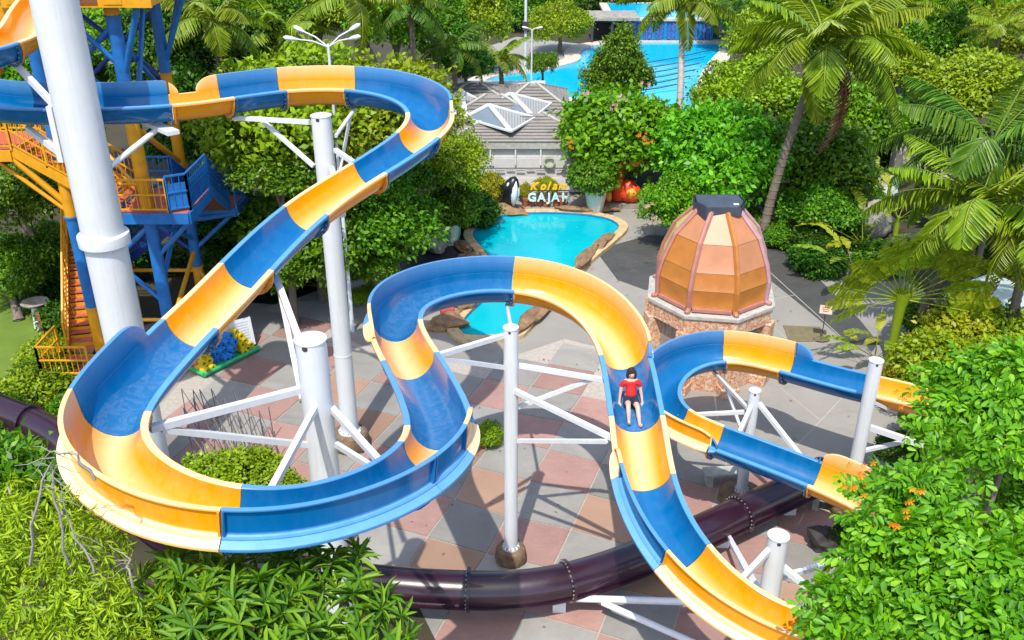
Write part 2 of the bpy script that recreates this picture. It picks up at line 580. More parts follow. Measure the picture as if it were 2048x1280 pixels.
for i in range(-14, 9):
    for j in range(-10, 10):
        q = [corner(i, j), corner(i + 1, j), corner(i + 1, j + 1), corner(i, j + 1)]
        c = sum(q, Vector()) / 4
        if not any(inside(c.x + dx, c.y + dy, slab_poly) for dx, dy in ((0, 0),)): continue
        if c.y < 8.5: continue
        px_, py_, D_ = proj(c)
        if px_ < -150 or px_ > 2200: continue
        q = [p + (c - p).normalized() * 0.03 for p in q]
        cell = ccw([(p.x, p.y) for p in q])
        r = random.Random(i * 31 + j * 77)
        pink = (i + j) % 2 != 0
        mat = 'slab_pink' if pink else 'slab_grey'
        if pink and r.random() < 0.07: mat = 'slab_rust'
        zt = 0.03 + r.uniform(-.002, .003)
        mb = MB().prism(cell, 0.009, zt)
        o = mb.build('paving_slab', MAT[mat], slab_base)

sheet('planting_bed', ccw(pix((-300, 905), (120, 905), (200, 1000), (330, 1095), (470, 1140), (700, 1115), (830, 1200), (900, 1340), (880, 1700), (-500, 1700))), 0.036, 'soil', .03)
sheet('planting_bed', ccw(pix((1745, 1060), (1790, 990), (1830, 850), (1800, 760), (2200, 700), (2400, 1000), (2200, 1700), (1700, 1700), (1660, 1300), (1690, 1130))), 0.036, 'soil', .03)

# round utility cover and the flat mat by the gazebo
mb = MB()
c = P(1527, 815)
mb.add([(c.x + 0.62 * math.cos(a * .2618), c.y + .62 * math.sin(a * .2618), 0.006) for a in range(24)], [tuple(range(24))])
tag(mb.build('pavement_patch', MAT['slab_grey']), kind='structure')
mat_poly = ccw(pix((1566, 652), (1640, 655), (1660, 683), (1578, 684)))
plain('olive_mat', (0.17, 0.14, 0.075), 0.8, 0.2, 4.0, bump=0.3)
tag(MB().prism(mat_poly, 0.004, 0.03).build('drain_cover', MAT['olive_mat']), 'flat olive brown cover on the grey pavement beside the small stand sign', 'cover')

# saw-cut joints of the plain plaza
mb = MB()
for a, b in (((1535, 540), (1700, 690)), ((1480, 590), (1680, 780)), ((1590, 590), (1330, 640)), ((1690, 790), (1580, 905)), ((1540, 830), (1590, 905)),
             ((1560, 775), (1640, 840)), ((1700, 700), (1730, 740))):
    A, B = P(*a), P(*b)
    d = (B - A).normalized(); s = Vector((-d.y, d.x, 0)) * 0.018
    mb.add([(p.x, p.y, 0.005) for p in (A - s, B - s, B + s, A + s)], [(0, 1, 2, 3)])
tag(mb.build('pavement_joint', MAT['grout']), kind='structure')


# ---- the pool in front of the sign
def spline_closed(pts, per=6):
    out = []
    n = len(pts)
    for i in range(n):
        p0, p1, p2, p3 = pts[i - 1], pts[i], pts[(i + 1) % n], pts[(i + 2) % n]
        for k in range(per):
            u = k / per
            out.append(0.5 * ((2 * p1) + (p2 - p0) * u + (2 * p0 - 5 * p1 + 4 * p2 - p3) * u * u + (3 * p1 - p0 - 3 * p2 + p3) * u ** 3))
    return out


def offset(poly, d):
    n = len(poly)
    out = []
    for i in range(n):
        t_ = (poly[(i + 1) % n] - poly[i - 1]).normalized()
        out.append(poly[i] + Vector((t_.y, -t_.x, 0)) * d)
    return out


pool_px = [(946, 473), (957, 455), (975, 445), (1005, 436), (1047, 431), (1110, 430), (1172, 434), (1212, 441), (1233, 451), (1236, 462), (1216, 482), (1190, 503),
           (1152, 536), (1112, 580), (1078, 616), (1052, 642), (1034, 664), (1022, 672), (980, 677), (935, 676), (922, 668), (918, 658), (938, 632), (966, 604), (985, 570), (982, 535), (970, 508), (955, 491)]
pool = spline_closed([P(a, b) for a, b in pool_px], 5)
if sum(pool[i].x * pool[i + 1].y - pool[i + 1].x * pool[i].y for i in range(-1, len(pool) - 1)) < 0: pool.reverse()
ring_o = offset(pool, 0.42)
mb = MB()
n = len(pool)
mb.add([(p.x, p.y, 0.045) for p in pool], [tuple(range(n))])
tag(mb.build('pool_water', MAT['pool_water']), kind='structure')
pool_edge = MB()
inn = offset(pool, -0.03)
pool_edge.add([(p.x, p.y, 0.04) for p in inn] + [(p.x, p.y, 0.15) for p in inn], [(i, (i + 1) % n, (i + 1) % n + n, i + n) for i in range(n)])
pe = tag(pool_edge.build('pool_edge', MAT['pool_tile']), kind='structure')
k = 0
while k < n:
    m = min(3, n - k)
    idx = [(k + q) % n for q in range(m + 1)]
    a = [pool[i] for i in idx]; b = [ring_o[i] for i in idx]
    a[-1] = a[-1].lerp(a[-2], .04); b[-1] = b[-1].lerp(b[-2], .04)
    poly = [(p.x, p.y) for p in a] + [(p.x, p.y) for p in b[::-1]]
    MB().prism(ccw(poly), 0.002, 0.16 + rnd.uniform(-.012, .012)).build('coping_stone', MAT['coping'], pe)
    k += m
# boulders and rock logs along the edge
rocks = [((928, 498), (.6, .3, .22), 'rock_brown', 'rough brown rock on the left pool rim beside the green patterned planter'),
         ((940, 520), (.55, .3, .2), 'rock_brown', 'brown rock on the pool rim just behind the blue slide curve'),
         ((932, 440), (.8, .5, .4), 'rock_black', 'dark lichened rock behind the pool ladder'),
         ((1168, 528), (1.3, .3, .3), 'rock_brown', 'long brown rock log on the right rim of the pool above the yellow slide'),
         ((1205, 492), (1.0, .28, .26), 'rock_brown', 'brown rock log on the pool rim under the hanging creeper'),
         ((1070, 640), (1.5, .3, .28), 'rock_brown', 'long rough rock log beside the narrow end of the pool'),
         ((935, 620), (.65, .25, .24), 'rock_brown', 'reddish rock log left of the narrow end of the pool'),
         ((897, 655), (.6, .4, .32), 'rock_brown', 'rounded reddish rock at the bottom left corner of the pool'),
         ((905, 610), (.35, .28, .2), 'rock_black', 'small dark rock near the red thing under the slide curve'),
         ((975, 408), (.55, .4, .55), 'rock_grey', 'pale grey boulder left of the whale statue'),
         ((995, 425), (1.6, .6, .3), 'rock_brown', 'low brown ledge rock at the foot of the whale statue'),
         ((868, 500), (.5, .5, .75), 'rock_grey', 'upright grey stone in front of the green patterned planter'),
         ((1652, 1098), (.42, .38, .45), 'rock_black', 'black lumpy rock on the pink slabs at the edge of the big bright tree'),
         ((1165, 425), (1.4, .4, .25), 'rock_brown', 'low brown ledge rock in front of the white planter')]
for idx, (p, r, m, lab) in enumerate(rocks):
    c = P(*p)
    o = MB().blob((0, 0, 0), r, 31 + idx, 0.3, 3, 0.5).build('rock', MAT[m], smooth=35)
    o.location = (c.x, c.y, r[2] * 0.5)
    nxt = {3: (1195, 500), 4: (1235, 465), 5: (1120, 590), 6: (975, 590), 0: (945, 530)}.get(idx)
    if nxt:
        d = P(*nxt) - c
        o.rotation_euler.z = math.atan2(d.y, d.x)
    tag(o, lab, 'rock', 'rocks round the pool')
# ladder
la = empty('pool_ladder', P(960, 448), 0, 'small shiny steel ladder at the left rim of the blue pool', 'ladder')
for dx in (0, .45):
    b = P(968, 446) + Vector((dx * .8, dx * .3, 0))
    e = b + Vector((-.75, .5, 0))
    MB().tube([b + Vector((.1, -.1, 0)), b + Vector((0, 0, .6)), b.lerp(e, .3) + Vector((0, 0, .85)), e + Vector((0, 0, .6)), e], .035, 8).build('rail', MAT['white_steel'], la, 60)
MB().beam(P(968, 446, .3), P(968, 446, .3) + Vector((.36, .135, 0)), .06, .04).build('step', MAT['white_steel'], la)

# ---- the big lagoon pool far behind
lag = [(955, 180), (985, 158), (1040, 148), (1090, 142), (1130, 133), (1160, 122), (1160, 108), (1172, 98), (1205, 92), (1262, 87), (1432, 87), (1445, 97), (1415, 130), (1390, 180), (1395, 250), (1300, 250), (1150, 200), (1000, 190)]
lagoon = spline_closed([P(a, b) for a, b in lag], 4)
mb = MB(); mb.add([(p.x, p.y, 0.02) for p in lagoon], [tuple(range(len(lagoon)))])
tag(mb.build('lagoon_water', MAT['lagoon_water']), kind='structure')
if sum(lagoon[i].x * lagoon[i + 1].y - lagoon[i + 1].x * lagoon[i].y for i in range(-1, len(lagoon) - 1)) < 0: lagoon.reverse()
lo = offset(lagoon, 1.3)
n = len(lagoon)
mb = MB()
mb.add([(p.x, p.y, .02) for p in lagoon] + [(p.x, p.y, .16) for p in lagoon] + [(p.x, p.y, .16) for p in lo] + [(p.x, p.y, 0) for p in lo],
       [(r * n + i, r * n + (i + 1) % n, (r + 1) * n + (i + 1) % n, (r + 1) * n + i) for i in range(n) for r in range(3)])
plain('pale_beach', (0.52, 0.46, 0.38), 0.85, 0.15, 2.0)
tag(mb.build('lagoon_edge', MAT['pale_beach']), kind='structure')
isl = ccw([P(a, b) for a, b in ((1090, 140), (1150, 125), (1165, 112), (1175, 98), (1195, 90), (1060, 75), (960, 110), (1000, 150))])
sheet('beach', [(p.x - 1.2, p.y + .3) for p in isl], 0.014, 'plaza_grey')
# ------------------------------------------------------------------ the open water slide
# centre line at rim level: (pixel x, pixel y, height) surveyed, or ('w', x, y, z)
W = 'w'
SL = [(165, -95, 12.75), (118, -45, 12.45), (72, 10, 12.2), (30, 72, 11.95), (W, -12.5, 21.35, 11.65), (W, -13.9, 21.0, 11.35), (W, -15.0, 21.5, 11.05), (W, -15.3, 22.4, 10.8), (W, -14.7, 23.1, 10.55), (W, -13.5, 23.15, 10.38), (0, 203, 10.28), (100, 206, 10.26), (200, 206, 10.25), (340, 200, 10.23), (410, 192, 10.22), (470, 184, 10.21), (530, 175, 10.20), (600, 169, 10.19),
      (700, 168, 10.17), (770, 177, 10.13), (820, 190, 10.1), (858, 213, 10.02), (862, 238, 9.95), (840, 268, 9.86), (790, 303, 9.7), (740, 334, 9.55), (665, 380, 9.3), (610, 420, 9.14), (545, 478, 8.95),
      (490, 535, 8.77), (430, 598, 8.6), (365, 660, 8.45), (290, 738, 8.3), (232, 805, 8.18), (205, 850, 8.12), (206, 900, 8.06), (262, 958, 8.0), (350, 1004, 7.95), (468, 1026, 7.88), (560, 1025, 7.8), (650, 1011, 7.7),
      (780, 965, 7.5), (838, 925, 7.4), (872, 890, 7.3), (884, 855, 7.22), (870, 808, 7.13), (842, 750, 7.0), (808, 692, 6.85), (790, 655, 6.75), (790, 625, 6.68), (812, 600, 6.6), (870, 576, 6.5), (940, 563, 6.43), (1024, 561, 6.33),
      (1120, 579, 6.2), (1195, 622, 6.02), (1236, 672, 5.85), (1252, 705, 5.72), (1262, 760, 5.5), (1273, 825, 5.27), (1279, 860, 5.16), (1288, 935, 4.92), (1305, 1000, 4.72), (1335, 1060, 4.53), (1372, 1113, 4.37),
      (1450, 1190, 4.18), (1560, 1252, 3.98), (1700, 1292, 3.84), (1880, 1270, 3.72), (2020, 1180, 3.62), (2090, 1060, 3.53), (2080, 940, 3.44), (1990, 850, 3.36), (1890, 806, 3.28), (1790, 780, 3.2), (1680, 755, 3.1),
      (1580, 727, 3.02), (1490, 706, 2.95), (1420, 703, 2.9), (1356, 724, 2.85), (1322, 757, 2.81), (1314, 790, 2.77), (1335, 826, 2.72), (1380, 852, 2.67), (1450, 879, 2.6), (1550, 916, 2.5), (1630, 947, 2.42), (1700, 978, 2.35), (1780, 1020, 2.26), (1860, 1080, 2.16)]


def path3(raw, ds=0.1, sig=0.55):
    pts = [Vector(q[1:]) if q[0] == W else P(q[0], q[1], q[2]) for q in raw]
    dense = []
    n = len(pts)
    for i in range(n - 1):
        p0, p1, p2, p3 = pts[max(i - 1, 0)], pts[i], pts[i + 1], pts[min(i + 2, n - 1)]
        for k in range(16):
            u = k / 16
            dense.append(0.5 * ((2 * p1) + (p2 - p0) * u + (2 * p0 - 5 * p1 + 4 * p2 - p3) * u * u + (3 * p1 - p0 - 3 * p2 + p3) * u ** 3))
    dense.append(pts[-1])
    A = np.array([tuple(p) for p in dense])
    s = np.concatenate([[0], np.cumsum(np.linalg.norm(np.diff(A, axis=0), axis=1))])
    S = np.arange(0, s[-1], ds)
    A = np.stack([np.interp(S, s, A[:, k]) for k in range(3)], 1)
    m = int(3 * sig / ds)
    ker = np.exp(-0.5 * (np.arange(-m, m + 1) * ds / sig) ** 2)
    ker /= ker.sum()
    pad = np.concatenate([2 * A[:1] - A[m:0:-1], A, 2 * A[-1:] - A[-2:-m - 2:-1]])
    A = np.stack([np.convolve(pad[:, k], ker, 'valid') for k in range(3)], 1)
    return S, A


class Path:
    def __init__(self, raw, ds=0.1, sig=0.5):
        self.S, self.A = path3(raw, ds, sig)
        self.ds = ds
        self.px = np.array([proj(p)[:2] for p in self.A])
        self.last = 0.0
        T = np.gradient(self.A, axis=0)
        self.T = T / np.linalg.norm(T, axis=1)[:, None]

    def at(self, s):
        p = Vector([float(np.interp(s, self.S, self.A[:, k])) for k in range(3)])
        t = Vector([float(np.interp(s, self.S, self.T[:, k])) for k in range(3)]).normalized()
        r = t.cross(Vector((0, 0, 1))).normalized()
        return p, t, r, r.cross(t).normalized()

    def find(self, x, y, win=16.0, start=None):
        a = self.last if start is None else start
        sel = (self.S >= a) & (self.S <= a + win)
        idx = np.nonzero(sel)[0]
        d = ((self.px[idx] - (x, y)) ** 2).sum(1)
        s = float(self.S[idx[d.argmin()]])
        if start is None: self.last = s
        return s

    def end(self):
        return float(self.S[-1])


slide_path = Path(SL)
HW, FL, BD = 0.475, 0.115, 0.50
B_, Y_ = 'gel_blue', 'gel_yellow'
seams = [((-30, 120), Y_, 0)]
sp = slide_path
s0 = sp.find(14, 98, 12)
marks = [(0.0, Y_), (s0, B_)]
sp.last = s0 + 6
_m = [((150, 206), B_), ((340, 200), Y_), ((450, 186), B_), ((567, 171), Y_), ((702, 168), B_), ((862, 222), Y_), ((838, 270), B_), ((740, 334), Y_), ((610, 420), B_), ((490, 535), Y_), ((376, 648), B_),
      ((220, 822), Y_), ((468, 1026), B_), ((812, 945), B_), ((868, 895), Y_), ((884, 850), B_), ((820, 712), Y_), ((790, 640), B_), ((1024, 561), Y_), ((1252, 703), B_), ((1274, 828), Y_), ((1289, 948), B_), ((1368, 1108), Y_), ((1600, 1265), Y_)]
for (a, b), c in _m:
    marks.append((sp.find(a, b, 15), c))
s_tail = sp.find(1790, 780, 40)
marks.append((s_tail - 9, B_)); marks.append((s_tail - 4.5, Y_)); sp.last = s_tail
marks.append((sp.find(1745, 770, 15), B_))
for (a, b), c in [((1574, 726), Y_), ((1452, 703), B_), ((1345, 832), Y_), ((1430, 872), B_), ((1632, 948), Y_)]:
    marks.append((sp.find(a, b, 15), c))
marks.append((sp.end(), None))
sp.last = 0
# raised outer walls: side +1 = right of the rider, -1 = left
walls = []
for a, b, sd, h in [((96, -45), (20, 88), -1, .34), ((0, 203), (362, 197), -1, .36), ((408, 192), (866, 226), -1, .36), ((345, 680), (893, 838), 1, .44), ((800, 672), (1257, 720), -1, .42),
                    ((1284, 905), (1640, 1280), 1, .40), ((1612, 737), (1452, 879), 1, .40), ((1622, 944), (1860, 1080), -1, .40)]:
    if a == (96, -45): walls.append((s0 + 1.0, s0 + 7.0, -1, h)); sp.last = s0 + 6; continue
    if a == (1612, 737): sp.last = s_tail
    sa = sp.find(*a, win=22); sb = sp.find(*b, win=24)
    if a == (0, 203): sa -= 3.0
    if a == (1284, 905): sb += 6.0
    walls.append((sa, sb, sd, h))
CAPL = 0.55

slide = empty('water_slide', P(1020, 900), 0, 'long winding open water slide of alternating blue and yellow sections on white posts', 'water slide')


def sweep(mb, s_list, prof, closed=True, smooth=True):
    n = 0
    vs, fs = [], []
    for s in s_list:
        p, t_, r, u = sp.at(s)
        pr = prof(s) if callable(prof) else prof
        n = len(pr)
        vs += [p + r * l + u * q for l, q in pr]
    for i in range(len(s_list) - 1):
        for k in range(n if closed else n - 1):
            a, b = i * n + k, i * n + (k + 1) % n
            fs.append((a, b, b + n, a + n))
    if closed:
        fs.append(tuple(range(n - 1, -1, -1)))
        m = (len(s_list) - 1) * n
        fs.append(tuple(range(m, m + n)))
    mb.add(vs, fs)


def bowl(hw, d, n=14):
    return [(hw * math.cos(math.pi + math.pi * k / n), d * math.sin(math.pi + math.pi * k / n)) for k in range(n + 1)]


def channel_profile(z=0.0):
    inner = [(-HW - FL, -.055), (-HW - FL, 0.0), (-HW - .015, 0.012)] + bowl(HW, BD) + [(HW + .015, 0.012), (HW + FL, 0.0), (HW + FL, -.055)]
    outer = [(HW + FL - .02, -.055), (HW + FL - .02, -.022), (HW + .035, -.02)] + [(-a, b) for a, b in bowl(HW + .03, BD + .03)][0:] + [(-HW - .035, -.02), (-HW - FL + .02, -.022), (-HW - FL + .02, -.055)]
    return inner + outer


PROF = channel_profile()


def rib_profile():
    o = [(-a, b) for a, b in bowl(HW + .10, BD + .095)]
    i = bowl(HW + .025, BD + .025)
    return [(a, b - .03) for a, b in i] + [(a, b - .03) for a, b in o]


RIB = rib_profile()


def svals(a, b, step=0.2):
    n = max(2, int(math.ceil((b - a) / step)) + 1)
    return [a + (b - a) * k / (n - 1) for k in range(n)]


def set_paleness(me, fn):
    """share of the paler tone at each point: raised on rims and the riding surface"""
    at = me.attributes.new('paleness', 'FLOAT', 'POINT')
    at.data.foreach_set('value', fn)


sect_objs = []
for (sa, col), (sb, _) in zip(marks[:-1], marks[1:]):
    if sb - sa < 0.15: continue
    mb = MB()
    sv = svals(sa + .006, sb - .006)
    sweep(mb, sv, PROF)
    npv = len(PROF)
    nmain = len(mb.v)
    for c in (sa + .03, sb - .03):
        sweep(mb, [c - .018, c + .018], RIB)
    me = mb.mesh('slide_section', 40)
    paleness = np.zeros(len(mb.v), dtype=np.float32)
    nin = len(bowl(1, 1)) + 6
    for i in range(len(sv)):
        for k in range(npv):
            if k in (1, 2, nin - 3, nin - 2): paleness[i * npv + k] = 0.72
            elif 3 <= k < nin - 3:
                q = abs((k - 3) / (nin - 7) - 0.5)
                paleness[i * npv + k] = max(0, 0.70 - 2.4 * q) if col == Y_ else max(0, 0.12 - .8 * q)
    set_paleness(me, paleness)
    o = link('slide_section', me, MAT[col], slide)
    sect_objs.append((sa, sb, o))
    # bolts of the joint
    bb = MB()
    for c in (sa + .055, sb - .055):
        p, t_, r, u = sp.at(c)
        for k in range(13):
            a = math.pi + math.pi * (k + .5) / 13
            q = p + r * (math.cos(a) * (HW + .066)) + u * (math.sin(a) * (BD + .06) - .03)
            R = Matrix((r, t_, u)).transposed()
            bb.box(q, (.022, .03, .022), rot=R)
    tag(bb.build('bolts', MAT['bolt_steel'], o), kind='stuff')

for wa, wb, sd, h in walls:
    def hh(s):
        e = min(s - wa, wb - s)
        if e >= CAPL: return h
        x = max(0.0, e) / CAPL
        return max(0.015, h * math.sqrt(max(0.0, 1 - (1 - x) ** 2)))

    def wprof(s):
        q = hh(s)
        g = .012
        k = min(1.0, q / h)                      # the wide sloping foot flange fades out with the wall
        return [(sd * a, b) for a, b in ((HW + .002, g), (HW + .022, g + q), (HW + .095, g + q - .004), (HW + .095, g + q - .03 if q > .06 else g + q * .5), (HW + .050, g + q - .03 if q > .06 else g + q * .4), (HW + .040, g + .05), (HW + .044, g + .008),
                                         (HW + FL + .004 + .10 * k, .004 - .085 * k), (HW + FL + .004 + .10 * k, -.03 - .10 * k), (HW + FL - .03, -.06))]
    for sa, sb, so in sect_objs:
        a, b = max(sa + .006, wa), min(sb - .006, wb)
        if b - a < .08: continue
        mb = MB()
        sv = svals(a, b, .14)
        if a == wa: sv = [wa + CAPL * (1 - math.cos(math.pi / 2 * k / 8)) for k in range(9) if wa + CAPL * (1 - math.cos(math.pi / 2 * k / 8)) < b - .02] + [x for x in sv if x > wa + CAPL + .03]
        if b == wb: sv = [x for x in sv if x < wb - CAPL - .03] + [wb - CAPL * (1 - math.cos(math.pi / 2 * k / 8)) for k in range(8, -1, -1) if wb - CAPL * (1 - math.cos(math.pi / 2 * k / 8)) > a + .02]
        if len(sv) < 2: continue
        sweep(mb, sv, wprof)
        for c in (a + .02, b - .02):      # upright joint flanges with their bolts
            if hh(c) > h * .95 and wa + .3 < c < wb - .3:
                q = hh(c)
                sweep(mb, [c - .012, c + .012], [(sd * x, y) for x, y in ((HW + .03, .014), (HW + .045, q), (HW + .10, q - .02), (HW + .085, .014))])
        me = mb.mesh('side_wall', 40)
        paleness = np.zeros(len(mb.v), dtype=np.float32)
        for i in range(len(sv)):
            paleness[i * 10 + 1] = paleness[i * 10 + 2] = .6
            paleness[i * 10 + 7] = .95; paleness[i * 10 + 6] = .85; paleness[i * 10 + 8] = .2
        set_paleness(me, paleness)
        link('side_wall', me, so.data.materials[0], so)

# thin sheet of running water on the riding surface
t = NT('running_water')
v = t.coord()
f = t.noise(t.coord(scale=(1, 1, 1)), 3.2, 4, 0.6, 2.5)
t.color((0.85, 0.93, 1.0)); t.set(Roughness=0.1)
tr = t.node('ShaderNodeBsdfTransparent'); mx = t.node('ShaderNodeMixShader')
t.l(t.ramp(f, [(0.45, (0.01,) * 3), (0.56, (0.05,) * 3), (0.66, (0.012,) * 3), (0.80, (0.05,) * 3)]), mx.inputs[0]); t.l(tr.outputs[0], mx.inputs[1]); t.l(t.b.outputs[0], mx.inputs[2])
t.l(mx.outputs[0], t.out.inputs['Surface']); t.bump(f, .4, .02); MAT['running_water'] = t.m
sp.last = 0
for a, b in (((250, 780), (215, 835)), ((845, 905), (815, 705)), ((786, 635), (900, 570)), ((1256, 715), (1276, 835))):
    st = sp.find(*a, win=200, start=0) if a[0] != 845 else sp.find(884, 860, win=200, start=0)
    sa, sb = st, sp.find(*b, win=14, start=st)
    if a[0] == 250: sa -= 2.4
    if sb - sa < .5: continue
    def wp(s, sa=sa, sb=sb):
        n = 10
        w = .62 + .12 * math.sin(s * 2.1) + .06 * math.sin(s * 5.3)
        return [(HW * .985 * math.cos(math.pi * 1.5 + (k / n - .5) * math.pi * w), .985 * BD * math.sin(math.pi * 1.5 + (k / n - .5) * math.pi * w)) for k in range(n + 1)]
    mb = MB(); sweep(mb, svals(sa, sb, .12), wp, closed=False)
    tag(mb.build('running_water', MAT['running_water'], smooth=180), kind='stuff')

# ------------------------------------------------------------------ the closed dark purple tube
TB = [(-140, 760, 1.2), (-60, 795, 1.15), (30, 830, 1.1), (85, 852, 1.05), (130, 882, 1.0), (200, 950, .95), (330, 1060, .9), (500, 1125, .88), (650, 1155, .86), (800, 1172, .84), (930, 1180, .82), (1050, 1179, .80), (1150, 1160, .79), (1290, 1112, .78), (1400, 1065, .77), (1500, 1018, .76), (1600, 972, .75), (1652, 948, .74)]
tp = Path(TB, .1, .6)
TR = .43
tube = empty('tube_slide', P(1000, 1200), 0, 'closed dark purple tube slide curving low over the paving', 'tube slide')
tm = [0.0] + [tp.find(a, b, 14, start=0 if i == 0 else None) for i, (a, b) in enumerate([(60, 840)])]
tp.last = tm[-1]
for a, b in ((250, 1000), (480, 1120), (700, 1160), (937, 1180), (1135, 1163), (1310, 1104), (1480, 1027)): tm.append(tp.find(a, b, 14))
tm.append(tp.end())
for a, b in zip(tm[:-1], tm[1:]):
    if b - a < .2: continue
    pts = [tp.at(s)[0] for s in svals(a + .004, b - .004, .25)]
    o = MB().tube(pts, TR, 20).build('tube_section', MAT['gel_purple'], tube, 40)
    for side in (1, -1):                       # the long joint between upper and lower half shell
        mb = MB()
        for k in range(len(pts) - 1):
            r = tp.at(a + (b - a) * k / (len(pts) - 1))[2]; r2 = tp.at(a + (b - a) * (k + 1) / (len(pts) - 1))[2]
            dn = Vector((0, 0, -TR * .34))
            mb.beam(pts[k] + r * side * (TR * .99) + dn, pts[k + 1] + r2 * side * (TR * .99) + dn, .09, .05)
        mb.build('joint_strip', MAT['gel_purple'], o)
    p, t_, r, u = tp.at(b)
    mb = MB(); mb.tube([p - t_ * .035, p + t_ * .035], TR + .075, 28)
    mb.build('collar', MAT['gel_purple'], o, 40)
    mb = MB()
    for k in range(26):
        an = 2 * math.pi * k / 26
        mb.box(p - t_ * .045 + r * math.cos(an) * (TR + .04) + u * math.sin(an) * (TR + .04), (.03, .03, .03), rot=Matrix((r, t_, u)).transposed())
    tag(mb.build('bolts', MAT['bolt_steel'], o), kind='stuff')
for x, y in ((790, 1200), (1130, 1196), (1455, 1060), (1595, 1000)):
    c = tp.at(tp.find(x, y, 100, start=0))[0]
    MB().box((c.x, c.y, .17), (.3, .3, .34)).build('foot', MAT['white_steel'], tube)

# ------------------------------------------------------------------ white posts with their braces
WP, WS = MAT['white_paint'], MAT['white_steel']


def under(px, py, start=0, side=0, win=400):
    """a point under the slide bowl nearest the given sight line"""
    p, t_, r, u = sp.at(sp.find(px, py, win, start=start))
    return p + r * (side * .35) - u * (BD + .14 if side == 0 else BD * .8)


def post(name, base, top_z, rad, label, plinth=None, collar=None, cap_notch=True, r_top=None):
    e = empty(name, (base.x, base.y, 0), 0, label, 'post', 'white slide posts')
    mb = MB().tube([(base.x, base.y, .06), (base.x, base.y, top_z)], [rad, r_top or rad], 32)
    sh = mb.build('shaft', WP, e, 50)
    MB().lathe((base.x, base.y, top_z), [(rad + .012, -.012), (rad + .012, .012), (rad * .97, .02)], 32).build('top_cap', WP, e, 50)
    if cap_notch:
        for an in (-1.75, .2):
            q = Vector((base.x + math.cos(an) * rad, base.y + math.sin(an) * rad, top_z - .055))
            MB().tube([q - Vector((math.cos(an), math.sin(an), 0)) * .03, q + Vector((math.cos(an), math.sin(an), 0)) * .008], .075 * rad / .4, 14).build('vent_hole', MAT['dark_iron'], e)
    if plinth:
        pr, ph = plinth
        MB().lathe((base.x, base.y, ph), [(rad * 1.32, 0.0), (rad * 1.32, .04), (rad * 1.05, .07)], 28).build('base_flange', WP, e, 50)
        bm = MB()
        for k in range(12):
            an = 2 * math.pi * k / 12
            bm.tube([(base.x + math.cos(an) * rad * 1.2, base.y + math.sin(an) * rad * 1.2, ph + .03), (base.x + math.cos(an) * rad * 1.2, base.y + math.sin(an) * rad * 1.2, ph + .085)], .022, 6)
        tag(bm.build('bolts', MAT['bolt_steel'], e), kind='stuff')
        mb = MB()
        n, prof = 30, [(pr * .98, 0.009), (pr * 1.06, ph * .3), (pr, ph * .7), (pr * .96, ph * .93), (pr * .82, ph * 1.0), (rad * .8, ph)]
        r = random.Random(int(base.x * 100))
        vs, fs = [], []
        for a, z in prof:
            for k in range(n):
                an = 2 * math.pi * k / n
                q = a * (1 + (r.uniform(-.05, .05) if a > rad else 0))
                vs.append((base.x + q * math.cos(an), base.y + q * math.sin(an), z + (r.uniform(-.02, .02) if 0 < z < ph * .9 and z > .05 else 0)))
        for i in range(len(prof) - 1):
            for k in range(n):
                a, b = i * n + k, i * n + (k + 1) % n
                fs.append((a, b, b + n, a + n))
        mb.add(vs, fs)
        mb.build('stone_plinth', MAT['rockwork'], e, 45)
    if collar is not None:
        MB().lathe((base.x, base.y, collar), [(rad, -.16), (rad * 1.2, -.12), (rad * 1.22, .1), (rad * 1.2, .14), (rad, .16)], 36).build('collar', WP, e, 50)
    return e


def brace(e, a, b, w=.13, h=.13, rnd_=False):
    w, h = w * .7, h * .7
    a, b = Vector(a), Vector(b)
    if rnd_: MB().tube([a, b], w / 2, 12).build('brace', WS, e, 50)
    else: MB().beam(a, b, w, h).build('brace', WS, e)


def Pz(px, py, z): return P(px, py, z)


# the tall thick post in front of the tower
bb = Vector((-9.95, 21.55, 0)); bb.z = 0
e1 = post('slide_post', bb, 14.2, .50, 'tall thick white post with a collar in front of the blue and yellow tower', None, 7.25, False)
brace(e1, bb + Vector((-.35, -.2, 10.5)), under(18, 92), .16, .2)
MB().box(bb + Vector((-.52, -.16, 9.9)), (.12, .2, 1.3)).build('bracket', WS, e1)
brace(e1, bb + Vector((.4, .2, 9.0)), under(318, 204), .2, .2, True)
brace(e1, bb + Vector((-.4, .2, 9.05)), under(40, 206), .18, .2)
u_ = under(318, 204)
MB().beam(u_ + Vector((-.55, .5, 0)), u_ + Vector((.5, -.6, 0)), .3, .1).build('saddle', WS, e1)
# the post inside the top bend
bB = P(703, 893); bB.z = 0
e2 = post('slide_post', bB, 9.85, .25, 'white post on a stone plinth inside the top bend, crossed by the descending run', (.52, .55), None)
MB().tube([(bB.x, bB.y, 3.1), (bB.x, bB.y, 3.14)], .258, 32).build('weld_ring', WP, e2, 50)
brace(e2, bB + Vector((-.3, 0, 9.68)), under(462, 186, win=400), .15, .15)
brace(e2, bB + Vector((-.3, 0, 8.55)), under(480, 186).lerp(bB + Vector((0, 0, 9.6)), .2), .13, .13)
brace(e2, bB + Vector((.3, .1, 9.3)), under(705, 168), .15, .15, True)
brace(e2, bB + Vector((.3, .1, 8.3)), under(705, 168).lerp(bB + Vector((0, 0, 9.3)), .12), .13, .13, True)
brace(e2, bB + Vector((.3, -.1, 9.0)), under(760, 322, start=sp.find(862, 238, 400, start=0)), .15, .15)
brace(e2, bB + Vector((.2, -.2, 8.55)), under(668, 378, start=sp.find(862, 238, 400, start=0)), .22, .22, True)
